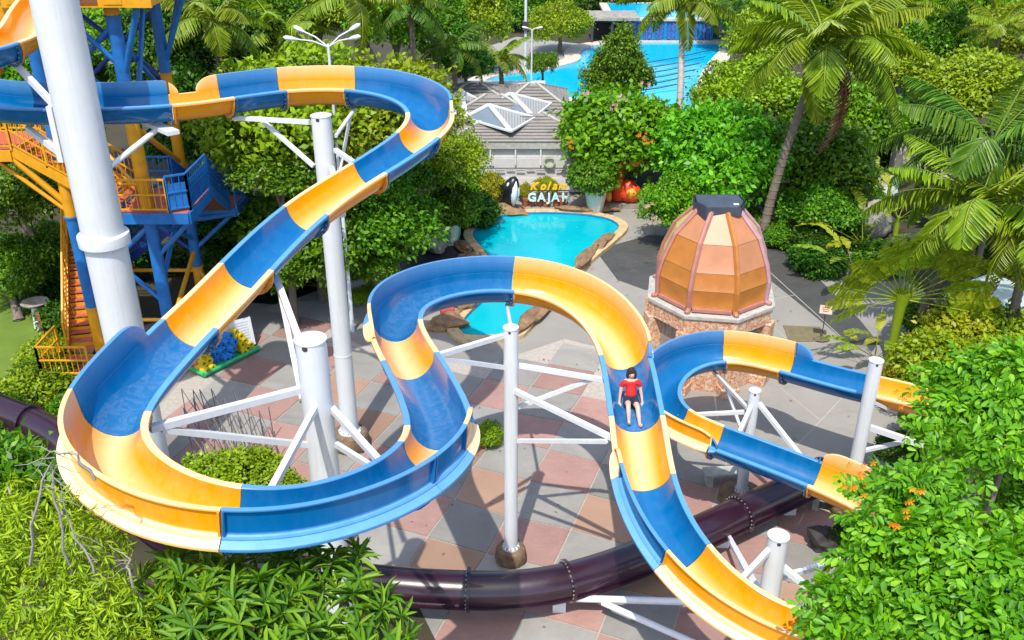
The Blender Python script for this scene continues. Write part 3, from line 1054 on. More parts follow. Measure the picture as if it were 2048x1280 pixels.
# the post inside the big near bend
bN = Vector((PY(621, 682, 14.3).x, 14.3, 0))
e3 = post('slide_post', bN, 8.35, .27, 'thick white post with dark vent hole inside the big near bend', (.6, .5), None)
sN = sp.find(545, 478, 400, start=0)
brace(e3, bN + Vector((-.25, .25, 8.15)), under(535, 490, start=sN - 2), .17, .17)
brace(e3, bN + Vector((-.3, .15, 7.0)), under(535, 490, start=sN - 2).lerp(bN + Vector((-.3, .2, 8.1)), .25), .13, .13)
sL = sp.find(205, 850, 60, start=sN)
pL, tL, rL, uL = sp.at(sp.find(225, 815, 14, start=sN + 2))
aL = pL - rL * .45 - uL * .42
brace(e3, bN + Vector((-.25, 0, 7.35)), aL, .17, .17)
brace(e3, bN + Vector((-.24, -.1, 6.25)), aL.lerp(bN + Vector((-.35, -.1, 6.4)), .07), .14, .14)
pK = sp.at(sp.find(530, 1027, 60, start=sL))
aK = pK[0] - pK[2] * .5 - pK[3] * .3
brace(e3, bN + Vector((0, -.26, 7.1)), aK, .15, .15)
pR = sp.at(sp.find(830, 925, 60, start=sL))
aR = pR[0] - pR[2] * .48 - pR[3] * .25
brace(e3, bN + Vector((.25, 0, 6.95)), aR, .15, .15)
brace(e3, bN + Vector((.25, 0, 6.2)), aR.lerp(bN + Vector((.36, 0, 6.2)), .06) - Vector((0, 0, .12)), .13, .13)
# the slim post in the middle of the paving
bM = P(1022, 1120); bM.z = 0
e4 = post('slide_post', bM, 6.5, .162, 'slim white post standing on a stone plinth in the middle of the chequered paving', (.37, .42), None)
sM = sp.find(800, 672, 400, start=sL + 5)
uM = under(1022, 561, start=sM, win=20)
brace(e4, bM + Vector((0, 0, 6.5)), uM, .13, .13, True)
pm_, tm_, rm_, um_ = sp.at(sp.find(812, 700, 20, start=sL + 5))
eM = pm_ + rm_ * (HW + .05) - um_ * .22
brace(e4, bM + Vector((-.15, 0, 6.3)), eM, .14, .14)
brace(e4, bM + Vector((-.15, .0, 5.5)), eM.lerp(bM + Vector((0, 0, 6.2)), .06) - Vector((0, 0, .06)), .13, .13)
sQ = sp.find(1252, 705, 400, start=sM)
brace(e4, bM + Vector((.15, .1, 5.5)), under(1258, 738, start=sQ - 1, win=8, side=1) + Vector((-.1, 0, .05)), .14, .14)
brace(e4, bM + Vector((.15, .1, 4.4)), under(1256, 732, start=sQ - 1, win=8, side=1).lerp(bM + Vector((0, 0, 5.4)), .16), .12, .12)
brace(e4, bM + Vector((.1, -.1, 4.95)), under(1277, 850, start=sQ - 1, win=12, side=1) + Vector((-.1, 0, 0)), .15, .15)
brace(e4, bM + Vector((.12, 0, 3.55)), under(1277, 850, start=sQ - 1, win=12, side=1) + Vector((-.28, 0, -.05)), .12, .12)
# the short post inside the low bend
bR = P(1480, 1003); bR.z = 0
e5 = post('slide_post', bR, 3.5, .145, 'short white post inside the low bend with three splayed braces', (.55, .38), None)
sR = s_tail
brace(e5, bR + Vector((-.1, .1, 2.9)), under(1432, 703, start=sR), .12, .12)
brace(e5, bR + Vector((-.1, .1, 2.0)), under(1432, 703, start=sR).lerp(bR + Vector((0, 0, 2.9)), .3), .1, .1)
brace(e5, bR + Vector((-.2, 0, 2.85)), under(1330, 815, start=sR + 4) + Vector((.4, .1, .3)), .13, .13)
for (qx, qy), st_ in (((1462, 884), Vector((-.06, -.1, 3.1))), ((1600, 935), Vector((.12, -.06, 3.15)))):
    p5, t5, r5, u5 = sp.at(sp.find(qx, qy, 60, start=sR + 8))
    brace(e5, bR + st_, p5 - r5 * (HW + .07) - u5 * .16, .15, .15)
# the post at the edge of the bright bushes
bQ = Vector((PY(1752, 725, 20.3).x, 20.3, 0))
e6 = post('slide_post', bQ, 4.55, .17, 'white post in front of the straight blue run beside the bright bushes', (.5, .3), None)
brace(e6, bQ + Vector((.15, .1, 2.55)), P(1860, 895, 1.9), .2, .2)
brace(e6, bQ + Vector((.15, .1, 1.8)), P(1822, 880, 1.85), .13, .13)
brace(e6, bQ + Vector((.1, .15, 3.3)), under(1800, 782, start=sR - 6, win=10), .12, .12)
# the post in the lower corner
bS = Vector((PY(1556, 1080, 14.35).x, 14.35, 0))
e7 = post('slide_post', bS, 4.05, .20, 'short white post behind the lowest yellow section beside the bright tree', (.4, .3), None)
brace(e7, bS + Vector((-.15, -.05, 3.75)), under(1440, 1182, start=sQ), .15, .15)
brace(e7, bS + Vector((-.15, .1, 2.4)), P(1462, 1085, 1.3), .13, .13)
brace(e7, P(1455, 1068, .6), P(1520, 1182, 1.6), .12, .12)
brace(e7, bS + Vector((-.1, -.1, 1.9)), P(1520, 1180, 1.65), .12, .12)
brace(e7, bS + Vector((.15, 0, 3.3)), P(1645, 1200, 2.9), .16, .16)
brace(e7, bS + Vector((.15, .1, 2.9)), P(1700, 1115, 2.4), .14, .14)
brace(e7, bS + Vector((.15, 0, 1.9)), P(1640, 1195, 2.8), .12, .12)
# support frame of the tube, lowest edge of the picture
e8 = empty('tube_support', P(1200, 1215), 0, 'white horizontal support frame carrying the purple tube in front of the yellow slide', 'support frame')
MB().tube([P(1128, 1196, .55), P(1420, 1205, .55)], .085, 12).build('bar', WS, e8, 50)
MB().tube([P(1205, 1205, .55), P(1420, 1300, .5)], .075, 12).build('brace', WS, e8, 50)
MB().tube([P(1420, 1205, .55), P(1420, 1205, .0)], .085, 12).build('leg', WS, e8, 50)
MB().tube([P(1420, 1300, .5), P(1420, 1300, .0)], .085, 12).build('leg', WS, e8, 50)
# ------------------------------------------------------------------ the blue and yellow stair tower
TY, TB_, TN, TRD, PLK = MAT['tower_yellow'], MAT['tower_blue'], MAT['tower_navy'], MAT['tread_red'], MAT['plank_brown']
C1, C2, C3, C4 = Vector((-13.55, 27.5, 0)), Vector((-11.16, 27.5, 0)), Vector((-11.2, 31.0, 0)), Vector((-13.7, 31.0, 0))
tower = empty('slide_tower', (-12.4, 29.2, 0), 0, 'tall steel stair tower painted yellow and blue behind the tall thick white post', 'stair tower')


def column(c, cuts, r=.17):
    for (z0, m), (z1, _) in zip(cuts[:-1], cuts[1:]):
        MB().tube([(c.x, c.y, z0), (c.x, c.y, z1 - .004)], r, 14).build('column', m, tower, 50)
        MB().tube([(c.x, c.y, z1 - .05), (c.x, c.y, z1 - .006)], r + .045, 14).build('column_flange', m, tower, 50)


column(C1, [(0, TY), (2.5, TB_), (5.6, TY), (7.4, TB_), (11.5, TY), (14.5, None)], .19)
column(C2, [(0, TY), (1.8, TB_), (5.5, TY), (9.2, TB_), (11.55, TY), (14.5, None)], .2)
column(C3, [(0, TY), (2.4, TB_), (5.2, TY), (9.2, TB_), (11.5, TY), (14.5, None)], .18)
column(C4, [(0, TY), (2.4, TB_), (5.6, TY), (7.4, TB_), (11.5, TY), (14.5, None)], .18)


def strut(a, b, m, r=.07):
    MB().tube([a, b], r, 10).build('strut', m, tower, 50)


def up(c, z, dx=0, dy=0): return Vector((c.x + dx, c.y + dy, z))


def railing(pts, m, h=1.05, bal=.16, parent=None, panel=None):
    """posts, two rails and thin uprights along a run of floor points"""
    for a, b in zip(pts[:-1], pts[1:]):
        a, b = Vector(a), Vector(b)
        L = (b - a).length
        if L < .15: continue
        mb = MB()
        for q in (h, h * .55, .12):
            mb.beam(a + Vector((0, 0, q)), b + Vector((0, 0, q)), .055, .055 if q == h else .04)
        n = max(1, int(L / 1.1))
        for k in range(n + 1):
            p = a.lerp(b, k / n)
            mb.beam(p, p + Vector((0, 0, h)), .06, .06)
        n2 = int(L / bal)
        for k in range(1, n2):
            p = a.lerp(b, k / n2)
            mb.beam(p + Vector((0, 0, .1)), p + Vector((0, 0, h)), .022, .022)
        o = mb.build('railing', m, parent or tower)
        if panel:
            s = Vector((0, 0, 1)).cross(b - a).normalized() * .02
            mb = MB(); mb.beam(a + s + Vector((0, 0, .5)), b + s + Vector((0, 0, .5)), .012, .8)
            mb.build('mesh_panel', panel, o)


def landing(x0, x1, y0, y1, z, m, floor=None, th=.3):
    o = MB().box(((x0 + x1) / 2, (y0 + y1) / 2, z - .04), (x1 - x0 - .1, y1 - y0 - .1, .08)).build('landing', floor or TRD, tower)
    for a, b in (((x0, y0), (x1, y0)), ((x1, y0), (x1, y1)), ((x1, y1), (x0, y1)), ((x0, y1), (x0, y0))):
        A, B = Vector((*a, z - th / 2)), Vector((*b, z - th / 2))
        d = (B - A).normalized() * .03
        MB().beam(A + d, B - d, .06, th).build('edge_beam', m, o)
    return o


def flight(p0, p1, w, m, rail=True, tread=None, panel=None, sides=(1, -1), soffit=None):
    """stairs from the upper landing edge p0 down to p1, w wide to both sides"""
    p0, p1 = Vector(p0), Vector(p1)
    d = (p1 - p0); dh = Vector((d.x, d.y, 0)); L = dh.length; dh.normalize()
    s = Vector((-dh.y, dh.x, 0))
    o = MB().beam(p0 + s * (w / 2), p1 + s * (w / 2), .06, .3).build('staircase', m, tower)
    MB().beam(p0 - s * (w / 2), p1 - s * (w / 2), .06, .3).build('stringer', m, o)
    n = max(3, int(abs(d.z) / .19))
    for k in range(n):
        c = p0.lerp(p1, (k + .5) / n)
        R = Matrix((dh, s, Vector((0, 0, 1)))).transposed()
        MB().box(c + Vector((0, 0, .02)), (L / n * .98, w - .08, .045), rot=R).build('tread', tread or TRD, o)
        MB().box(c + dh * (-L / n * .46) + Vector((0, 0, .09)), (.02, w - .08, .11), rot=R).build('riser', m, o)
    if soffit:
        for k in range(7):
            a, b = p0.lerp(p1, (k + .03) / 7), p0.lerp(p1, (k + .97) / 7)
            MB().beam(a - Vector((0, 0, .13)), b - Vector((0, 0, .13)), w - .1, .02).build('soffit_plank', soffit, o)
    if rail:
        for q in sides:
            railing([p0 + s * (q * w / 2) + Vector((0, 0, .12)), p1 + s * (q * w / 2) + Vector((0, 0, .12))], m, 1.0, .16, o, panel)
    return o


# top platform
landing(-15.2, -9.9, 26.9, 31.6, 12.2, TY, PLK, .36)
railing([(-15.2, 26.92, 12.2), (-9.9, 26.92, 12.2), (-9.9, 31.5, 12.2)], TY, 1.1)
for k in range(8):
    x = -14.8 + k * .66
    MB().box((x, 26.86, 12.02), (.5, .02, .2)).build('fascia_board', PLK if k % 2 else TY, tower)
MB().box((-10.1, 26.8, 12.1), (.7, .08, .5)).build('fascia_board', TY, tower)
for a, b, m, r in ((up(C2, 9.75), Vector((-10.2, 27.0, 11.95)), TB_, .09), (up(C2, 10.1), Vector((-12.6, 27.0, 11.95)), TB_, .08), (up(C3, 9.4), Vector((-10.0, 30.6, 11.95)), TB_, .09),
                   (up(C3, 9.3), Vector((-10.4, 31.4, 11.95)), TB_, .07), (up(C1, 9.2), up(C2, 11.3), TB_, .09), (up(C1, 11.2), up(C2, 8.9), TB_, .08), (up(C4, 11.1), up(C3, 8.9), TN, .08), (up(C4, 9.0), up(C3, 11.2), TN, .08),
                   (up(C2, 8.7, .1, .3), Vector((-11.0, 29.4, 11.4)), TB_, .08), (up(C3, 8.4), up(C2, 10.9), TB_, .07)): strut(a, b, m, r)
# upper left landing and the yellow flight to the middle landing
landing(-18.5, -14.75, 27.2, 29.2, 7.75, TY, TRD, .34)
railing([(-18.5, 27.22, 7.75), (-14.75, 27.22, 7.75)], TY)
railing([(-18.5, 29.2, 7.75), (-14.75, 29.2, 7.75)], TY)
flight((-14.75, 28.1, 7.7), (-11.95, 28.1, 5.85), 1.7, TY)
strut(Vector((-14.8, 27.3, 7.45)), up(C1, 5.9), TY, .1)
strut(Vector((-15.6, 27.5, 7.5)), up(C1, 5.75, -.1), TY, .07)
# flight up from the left landing to the top
flight((-15.0, 30.2, 11.7), (-17.6, 30.2, 7.75), 1.5, TY)
# middle landing, yellow rails in front, blue at the corner
landing(-11.95, -9.75, 27.0, 29.3, 5.85, TB_, TRD, .34)
railing([(-11.95, 27.02, 5.85), (-10.35, 27.02, 5.85)], TY)
railing([(-11.95, 29.3, 5.85), (-10.95, 29.3, 5.85)], TB_)
railing([(-10.32, 27.02, 5.85), (-9.78, 27.3, 5.85), (-9.75, 29.2, 5.85)], TB_, 1.15, .16, None, MAT['tower_blue'])
flight((-10.35, 29.3, 5.8), (-10.35, 31.1, 4.55), 1.15, TB_, True, None, MAT['tower_navy'], (1, -1), PLK)
landing(-10.95, -9.55, 31.1, 32.5, 4.5, TB_, TRD, .3)
railing([(-9.55, 31.1, 4.5), (-9.55, 32.5, 4.5), (-10.95, 32.5, 4.5)], TB_, 1.05)
flight((-10.95, 31.9, 4.4), (-14.0, 31.9, 2.3), 1.1, TN, True, TN)
for a, b, m, r in ((up(C2, 4.2), Vector((-9.85, 27.4, 5.5)), TB_, .08), (up(C2, 3.2), up(C3, 5.4), TB_, .08), (up(C2, 5.4, .05, .05), up(C3, 3.4), TB_, .08), (up(C1, 3.2), up(C2, 5.3), TB_, .08), (up(C1, 5.2), up(C2, 2.6), TB_, .08),
                   (up(C3, 3.0), Vector((-9.7, 31.2, 4.3)), TB_, .08), (up(C3, 4.1), Vector((-9.6, 31.15, 4.3)), TB_, .1), (up(C4, 2.9), up(C3, 5.0), TN, .08), (up(C4, 5.0), up(C3, 2.9), TN, .08), (up(C2, 8.4), up(C3, 6.2), TY, .09), (up(C2, 6.2), Vector((-13.2, 28.6, 8.2)), TY, .06),
                   (up(C1, 2.0), up(C2, 2.0), TY, .06), (up(C4, 2.2), up(C3, 2.2), TY, .07), (up(C2, 1.6), up(C3, 3.0), TY, .08), (up(C3, 2.3), Vector((-9.6, 30.2, .05)), TY, .08), (up(C2, 1.2), up(C3, 1.2), TN, .08), (up(C1, 6.6, .1), up(C2, 6.6, -.1), TY, .05)): strut(a, b, m, r)
# lowest flight towards the viewer and the bottom landing
bl = P(150, 735, .75)
flight((-14.75, 31.2, 4.1), (bl.x + .25, bl.y + .9, .85), 1.45, TY)
landing(bl.x - .75, bl.x + 1.35, bl.y - .65, bl.y + .75, .8, TY, TRD, .2)
railing([(bl.x - .75, bl.y + .75, .8), (bl.x - .75, bl.y - .65, .8), (bl.x + .8, bl.y - .65, .8)], TY, 1.05)
for k in range(3): MB().box((bl.x + .3, bl.y - .62, .12 + k * .2), (1.6, .1, .09)).build('base_board', PLK if k % 2 else TY, tower)

# ------------------------------------------------------------------ the domed kiosk
plain('dome_orange', (0.40, 0.15, 0.026), 0.45, 0.14, 2.0, bump=0.1)
plain('dome_salmon', (0.42, 0.18, 0.08), 0.45, 0.1, 2.0, bump=0.1)
plain('dome_yellow', (0.50, 0.42, 0.13), 0.5, 0.1, 2.0)
plain('rib_pink', (0.38, 0.16, 0.125), 0.5, 0.15, 4.0)
plain('rib_lilac', (0.40, 0.23, 0.25), 0.5, 0.12, 4.0)
plain('cap_slate', (0.045, 0.055, 0.075), 0.5, 0.25, 3.0, bump=0.2)
plain('ledge_grey', (0.40, 0.385, 0.34), 0.85, 0.2, 5.0, bump=0.3)
plain('panel_blue', (0.16, 0.22, 0.25), 0.6, 0.2, 3.0)
plain('door_wood', (0.28, 0.23, 0.19), 0.7, 0.25, 6.0, bump=0.2)
t = NT('mosaic'); v = t.coord()
vo = t.node('ShaderNodeTexVoronoi'); vo.inputs['Scale'].default_value = 16; t.l(v, vo.inputs['Vector'])
sp_ = t.node('ShaderNodeSeparateColor'); t.l(vo.outputs['Color'], sp_.inputs[0])
c = t.ramp(sp_.outputs[0], [(0.1, (.50, .15, .05)), (0.4, (.58, .26, .12)), (0.7, (.60, .38, .22)), (0.95, (.66, .52, .40))])
vd = t.node('ShaderNodeTexVoronoi', feature='DISTANCE_TO_EDGE'); vd.inputs['Scale'].default_value = 16; t.l(v, vd.inputs['Vector'])
t.color(t.mix(t.ramp(vd.outputs['Distance'], [(0.02, (1, 1, 1)), (0.06, (0, 0, 0))]), c, (.5, .44, .36))); t.set(Roughness=.6)
t.bump(vd.outputs['Distance'], .5, .03); MAT['mosaic'] = t.m

KC = Vector((6.46, 28.0, 0))
kiosk = empty('domed_kiosk', KC, 0, 'round kiosk with orange ribbed dome, dark cap and orange mosaic base', 'kiosk')
KA = [math.radians(-77 + 45 * k) for k in range(8)]


def kp(k, r, z): return Vector((KC.x + r * math.cos(KA[k % 8]), KC.y + r * math.sin(KA[k % 8]), z))


oct_ = lambda r: [tuple(kp(k, r, 0)[:2]) for k in range(8)]
led = MB().prism(oct_(2.16), 2.70, 2.80).build('ledge', MAT['ledge_grey'], kiosk)
mb = MB()
mb.add([kp(k, 2.10, 2.2) for k in range(8)] + [kp(k, 2.10, 2.698) for k in range(8)] + [kp(k, 1.9, 2.2) for k in range(8)], [(k, (k + 1) % 8, 8 + (k + 1) % 8, 8 + k) for k in range(8)] + [(16 + k, 16 + (k + 1) % 8, (k + 1) % 8, k) for k in range(8)])
mb.build('fascia', MAT['mosaic'], kiosk)
for k in range(8):
    p = kp(k, 1.93, 0)
    MB().box((p.x, p.y, 1.1), (.46, .46, 2.19), KA[k]).build('pillar', MAT['mosaic'], kiosk)
    MB().box((p.x, p.y, .16), (.58, .58, .3), KA[k]).build('pillar_foot', MAT['mosaic'], kiosk)
    a, b = kp(k, 1.8, 0), kp(k + 1, 1.8, 0)
    m = a.lerp(b, .5); ang = math.atan2(b.y - a.y, b.x - a.x)
    if k in (5, 6): 
        for q in range(5):
            c = a.lerp(b, .26 + .12 * q)
            MB().box((c.x, c.y, 1.1), (.155, .05, 2.15), ang).build('door_plank', MAT['door_wood'], kiosk)
    else:
        MB().box((m.x, m.y, 1.62), ((b - a).length - .5, .05, 1.1), ang).build('shutter', MAT['panel_blue'], kiosk)
        MB().box((m.x, m.y, .53), ((b - a).length - .5, .08, 1.05), ang).build('counter', MAT['mosaic'], kiosk)
prof = [(1.80, 2.96), (1.83, 3.55), (1.70, 4.10), (1.36, 4.92), (.62, 5.72)]
for k in range(8):
    for q in range(4):
        r0, z0 = prof[q]; r1, z1 = prof[q + 1]
        g = .012
        A, B, C, D = kp(k, r0, z0 + g), kp(k + 1, r0, z0 + g), kp(k + 1, r1, z1 - g), kp(k, r1, z1 - g)
        mid_o = ((A + B) / 2 - KC); mid_o.z = 0; mid_o.normalize()
        # each sheet bulges slightly and has a folded lower lip
        E_ = (A + B + C + D) / 4 + mid_o * .016
        lip = Vector((0, 0, -.012)) + mid_o * .010
        mb = MB(); mb.add([A, B, C, D, E_, A + lip, B + lip], [(0, 1, 4), (1, 2, 4), (2, 3, 4), (3, 0, 4), (5, 6, 1, 0)])
        nm = 'dome_yellow' if k in (6, 1, 2, 3, 4, 5) else ('dome_orange' if q < 2 or (k == 6) else 'dome_salmon')
        if k == 7 or k == 0: nm = 'dome_orange' if q < 2 else 'dome_salmon'
        if k == 6: nm = 'dome_orange' if q < 3 else 'dome_salmon'
        mb.build('dome_panel', MAT[nm], kiosk, 80)
    mb = MB()
    mb.tube([kp(k, r + .03, z) for r, z in [(1.88, 2.83)] + prof], [.085] * 6, 6)
    mb.build('dome_rib', MAT['rib_lilac'] if k in (1, 2) else (MAT['dome_orange'] if k == 0 else MAT['rib_pink']), kiosk)
    MB().blob(kp(k, 1.96, 2.86), (.1, .1, .07), k, .1, 1).build('rib_foot', MAT['rib_pink'], kiosk)
    a, b = kp(k, 1.84, 2.9), kp(k + 1, 1.84, 2.9)
    d = (b - a).normalized() * .1
    MB().beam(a + d, b - d, .14, .1).build('base_rail', MAT['rib_pink'], kiosk)
mb = MB()
cp = [(.68, .54), (.73, -.1), (.50, -.57), (-.50, -.57), (-.73, -.1), (-.68, .54)]
mb.prism([(KC.x + x, KC.y + y) for x, y in cp[::-1]], 5.72, 5.92)
cap_ = mb.build('cap', MAT['cap_slate'], kiosk)
bevel(cap_, .05, 2)
mb = MB()
q = [(KC.x + x * 1.06, KC.y + y * 1.06) for x, y in cp]
n = 6
mb.add([(x, y, 5.90) for x, y in q] + [(KC.x + (x - KC.x) * 1.02, KC.y + (y - KC.y) * 1.02, 5.62 - .16 * (i % 2)) for i, (x, y) in enumerate(q)], [(i, (i + 1) % n, (i + 1) % n + n, i + n) for i in range(n)])
mb.build('cap_skirt', MAT['cap_slate'], cap_)
MB().box((KC.x + .42, KC.y - .42, 5.935), (.16, .1, .02)).build('cap_plate', MAT['white_steel'], cap_)
# ------------------------------------------------------------------ low white building behind the pool
bld = empty('pool_building', P(1050, 400), 0, 'low white building with grey hipped roofs and white framed skylights behind the pool sign', 'building')
x0, x1 = P(955, 410).x, P(1200, 410).x
yw = 45.6
for k, (h0, h1, dy) in enumerate(((0, .75, 0), (.77, 1.25, .06), (1.27, 1.75, .02), (1.77, 2.25, .1))):
    MB().box(((x0 + x1) / 2, yw + 2 + dy, (h0 + h1) / 2), (x1 - x0, 4, h1 - h0)).build('wall_course', MAT['white_wall'], bld)
MB().box(((x0 + x1) / 2 - .2, yw + 2.2, 2.45), (x1 - x0 + .5, 4.6, .36)).build('fascia', MAT['ledge_grey'], bld)
for k in range(5):
    MB().box((x0 + .6 + k * 1.25, yw - .02, 1.9), (.08, .1, .95)).build('pilaster', MAT['white_wall'], bld)
mb = MB()
for k in range(9):
    MB().box((x0 + 1.1 + k * .5, yw - .06, 1.15 + .08 * (k % 2)), (.42, .05, .035)).build('wall_ledge', MAT['roof_grey'], bld)
c = P(1101, 345, 1.6); c.y = yw - .1
mb = MB()
for k in range(16):
    a, b = 2 * math.pi * k / 16, 2 * math.pi * (k + 1) / 16
    mb.beam((c.x + .26 * math.cos(a), c.y, 1.62 + .26 * math.sin(a)), (c.x + .26 * math.cos(b), c.y, 1.62 + .26 * math.sin(b)), .07, .07)
plain('faded_green', (.42, .48, .30), .8, .2)
mb.build('ring_ornament', MAT['faded_green'], bld)


def hip(name, cx, cy, hx, hy, z, h, mat, parent, ridge=0.0):
    A = [Vector((cx - hx, cy - hy, z)), Vector((cx + hx, cy - hy, z)), Vector((cx + hx, cy + hy, z)), Vector((cx - hx, cy + hy, z))]
    R0, R1 = Vector((cx - ridge, cy, z + h)), Vector((cx + ridge, cy, z + h))
    mb = MB()
    mb.add(A + [R0, R1], [(0, 1, 5, 4), (1, 2, 5), (2, 3, 4, 5), (3, 0, 4), (3, 2, 1, 0)])
    o = mb.build(name, mat, parent)
    # rows of shingles standing slightly proud
    for fa, fb, ra, rb in ((A[0], A[1], R0, R1), (A[1], A[2], R1, R1), (A[3], A[0], R0, R0)):
        for k in range(1, 9):
            u = k / 9
            p, q = fa.lerp(ra, u), fb.lerp(rb, u)
            nn = (fb - fa).cross(ra - fa).normalized() * .02
            MB().beam(p.lerp(q, .01) + nn * .4, p.lerp(q, .99) + nn * .4, .22, .012).build('shingle_course', mat, o)
    for p, q in ((A[0], R0), (A[1], R1), (A[3], R0), (A[2], R1)):
        MB().beam(p + Vector((0, 0, .04)), q + Vector((0, 0, .04)), .16, .07).build('hip_ridge', MAT['ledge_grey'], o)
    return o


RG = MAT['roof_grey']
hip('roof', P(1040, 298, 2.6).x, yw + 2.35, 3.6, 2.5, 2.66, .75, RG, bld, 1.2)
hip('roof', P(985, 255, 2.9).x, 50.6, 3.1, 2.6, 2.7, 1.0, RG, bld, .4)
hip('roof', PY(948, 165, 54).x, 54.5, 2.6, 2.6, 2.5, .95, RG, bld, .3)
hip('roof', PY(1066, 170, 54).x, 54.3, 2.1, 2.6, 2.5, .95, RG, bld, .2)
for c, s in ((P(985, 255, 2.9), (5.8, 4.9)), (P(960, 180, 3.2), (5.4, 6.4)), (P(1072, 190, 3.2), (4.4, 6.0))):
    pass
MB().box((P(985, 255, 2.9).x, 53.5, 1.3), (6.0, 10, 2.7)).build('wall', MAT['white_wall'], bld)
# white framed skylights
plain('skylight_glass', (0.16, 0.20, 0.235), 0.15, 0.1, 1.0)
t = NT('corrugated'); v = t.coord()
wv = t.node('ShaderNodeTexWave'); wv.inputs['Scale'].default_value = 2.2; wv.inputs['Distortion'].default_value = .2; t.l(v, wv.inputs['Vector'])
t.color(t.ramp(wv.outputs['Fac'], [(0, (.22, .23, .22)), (1, (.32, .33, .32))])); t.set(Roughness=.5); t.bump(wv.outputs['Fac'], .6, .04); MAT['corrugated'] = t.m
for (lf, ap, fr, rt) in (((928, 237), (978, 211), (1022, 265), (1070, 237)), ((976, 213), (1021, 188), (1068, 237), (1103, 208)), ((880, 213), (922, 183), (932, 236), (974, 209))):
    L_, F_, R_ = P(*lf, 3.22), P(*fr, 3.05), P(*rt, 3.22)
    A_ = P(*ap, 3.72)
    sk = MB().add([L_, F_, A_], [(0, 1, 2)]).build('skylight', MAT['skylight_glass'], bld)
    MB().add([F_, R_, A_], [(0, 1, 2)]).build('skylight_slope', MAT['corrugated'], sk)
    MB().add([R_, L_ + Vector((0, .5, 0)), A_], [(0, 1, 2)]).build('skylight_back', MAT['corrugated'], sk)
    for p, q, w in ((L_, A_, .24), (A_, F_, .24), (A_, R_, .12), (L_, F_, .10), (F_, R_, .10)):
        MB().beam(p + Vector((0, 0, .05)), q + Vector((0, 0, .05)), w, .09).build('skylight_frame', MAT['white_steel'], sk)

# ------------------------------------------------------------------ sign: Kolam GAJAH
plain('sign_yellow', (0.80, 0.47, 0.01), 0.45, 0.1)
plain('sign_pale', (0.50, 0.74, 0.74), 0.45, 0.08)


def letters(text, loc, size, mat, parent, shear=0.0, rise=0.0, track=1.0, thick=.05, off=0.0):
    x = 0.0
    for ch in text:
        cu = bpy.data.curves.new('letter', 'FONT')
        cu.body = ch; cu.size = size; cu.extrude = thick; cu.shear = shear; cu.offset = off; cu.bevel_depth = .006
        cu.resolution_u = 3
        tmp = bpy.data.objects.new('letter_tmp', cu)
        COL.objects.link(tmp)
        dg = bpy.context.evaluated_depsgraph_get()
        me = bpy.data.meshes.new_from_object(tmp.evaluated_get(dg))
        w = max(v.co.x for v in me.vertices) if len(me.vertices) else size * .4
        bpy.data.objects.remove(tmp)
        bpy.data.curves.remove(cu)
        me.materials.clear()
        R = Matrix.Translation(Vector(loc) + Vector((x, 0, rise * x))) @ Matrix.Rotation(math.pi / 2, 4, 'X')
        me.transform(R)
        link('letter', me, mat, parent)
        x += (w + size * .13) * track
    return x


ls = P(1055, 413); ls.y = 43.35
sign = empty('pool_sign', ls, 0, 'standing letter sign with yellow script Kolam above pale blue capitals GAJAH behind the pool', 'sign')
letters('GAJAH', (ls.x, ls.y, .34), .57, MAT['sign_pale'], sign, track=1.0, thick=.05, off=.012)
letters('Kolam', (ls.x + .1, ls.y + .1, .88), .52, MAT['sign_yellow'], sign, .35, 0.02, .86, .04, .012)
for k in range(5): MB().box((ls.x + .2 + k * .43, ls.y + .04, .18), (.05, .05, .34)).build('leg', MAT['dark_iron'], sign)
MB().box((ls.x + 1.05, ls.y + .1, .83), (1.9, .04, .05)).build('rail', MAT['dark_iron'], sign)

# orca statue standing upright
plain('orca_black', (0.012, 0.013, 0.016), .3, .3, 4.0)
plain('orca_white', (0.72, 0.74, 0.74), .4, .06, 4.0)
oc = P(1022, 424); 
orca = empty('whale_statue', oc, 0, 'black and white orca statue standing upright on the pool rim beside the letter sign', 'statue')
pts = [oc + Vector((x, y, z)) for x, y, z in ((.0, .15, .05), (-.02, .12, .35), (-.04, .05, .75), (.0, 0, 1.15), (.08, -.03, 1.45), (.16, -.06, 1.66), (.2, -.08, 1.78))]
MB().tube(pts, [.12, .24, .36, .40, .34, .2, .05], 18).build('body', MAT['orca_black'], orca, 180)
pts = [oc + Vector((x, y, z)) for x, y, z in ((.1, -.06, .3), (.12, -.2, .6), (.14, -.27, .95), (.18, -.27, 1.3), (.22, -.2, 1.6))]
MB().tube(pts, [.04, .13, .17, .15, .04], 12).build('belly', MAT['orca_white'], orca, 180)
MB().blob(oc + Vector((-.12, -.26, 1.42)), (.09, .05, .14), 3, .05, 2).build('eye_patch', MAT['orca_white'], orca, 180)
MB().blob(oc + Vector((.32, -.1, 1.05)), (.1, .12, .34), 4, .08, 2).build('flank', MAT['orca_white'], orca, 180)
for sd in (-1, 1):
    mb = MB(); a = oc + Vector((sd * .3, -.1, 1.15))
    mb.add([a, a + Vector((0, .02, -.28)), a + Vector((sd * .22, -.1, -.62)), a + Vector((sd * .3, -.08, -.5)), a + Vector((0, .09, 0)), a + Vector((0, .09, -.28))], [(0, 1, 2, 3), (4, 3, 2, 5), (0, 3, 4), (1, 5, 2), (0, 4, 5, 1)])
    mb.build('flipper', MAT['orca_black'], orca)
mb = MB(); a = oc + Vector((-.3, .12, .95))
mb.add([a, a + Vector((.02, 0, .3)), a + Vector((-.3, .05, .38)), a + Vector((0, .08, 0)), a + Vector((.02, .08, .3))], [(0, 1, 2), (3, 2, 4), (0, 2, 3), (1, 4, 2)])
mb.build('back_fin', MAT['orca_black'], orca)
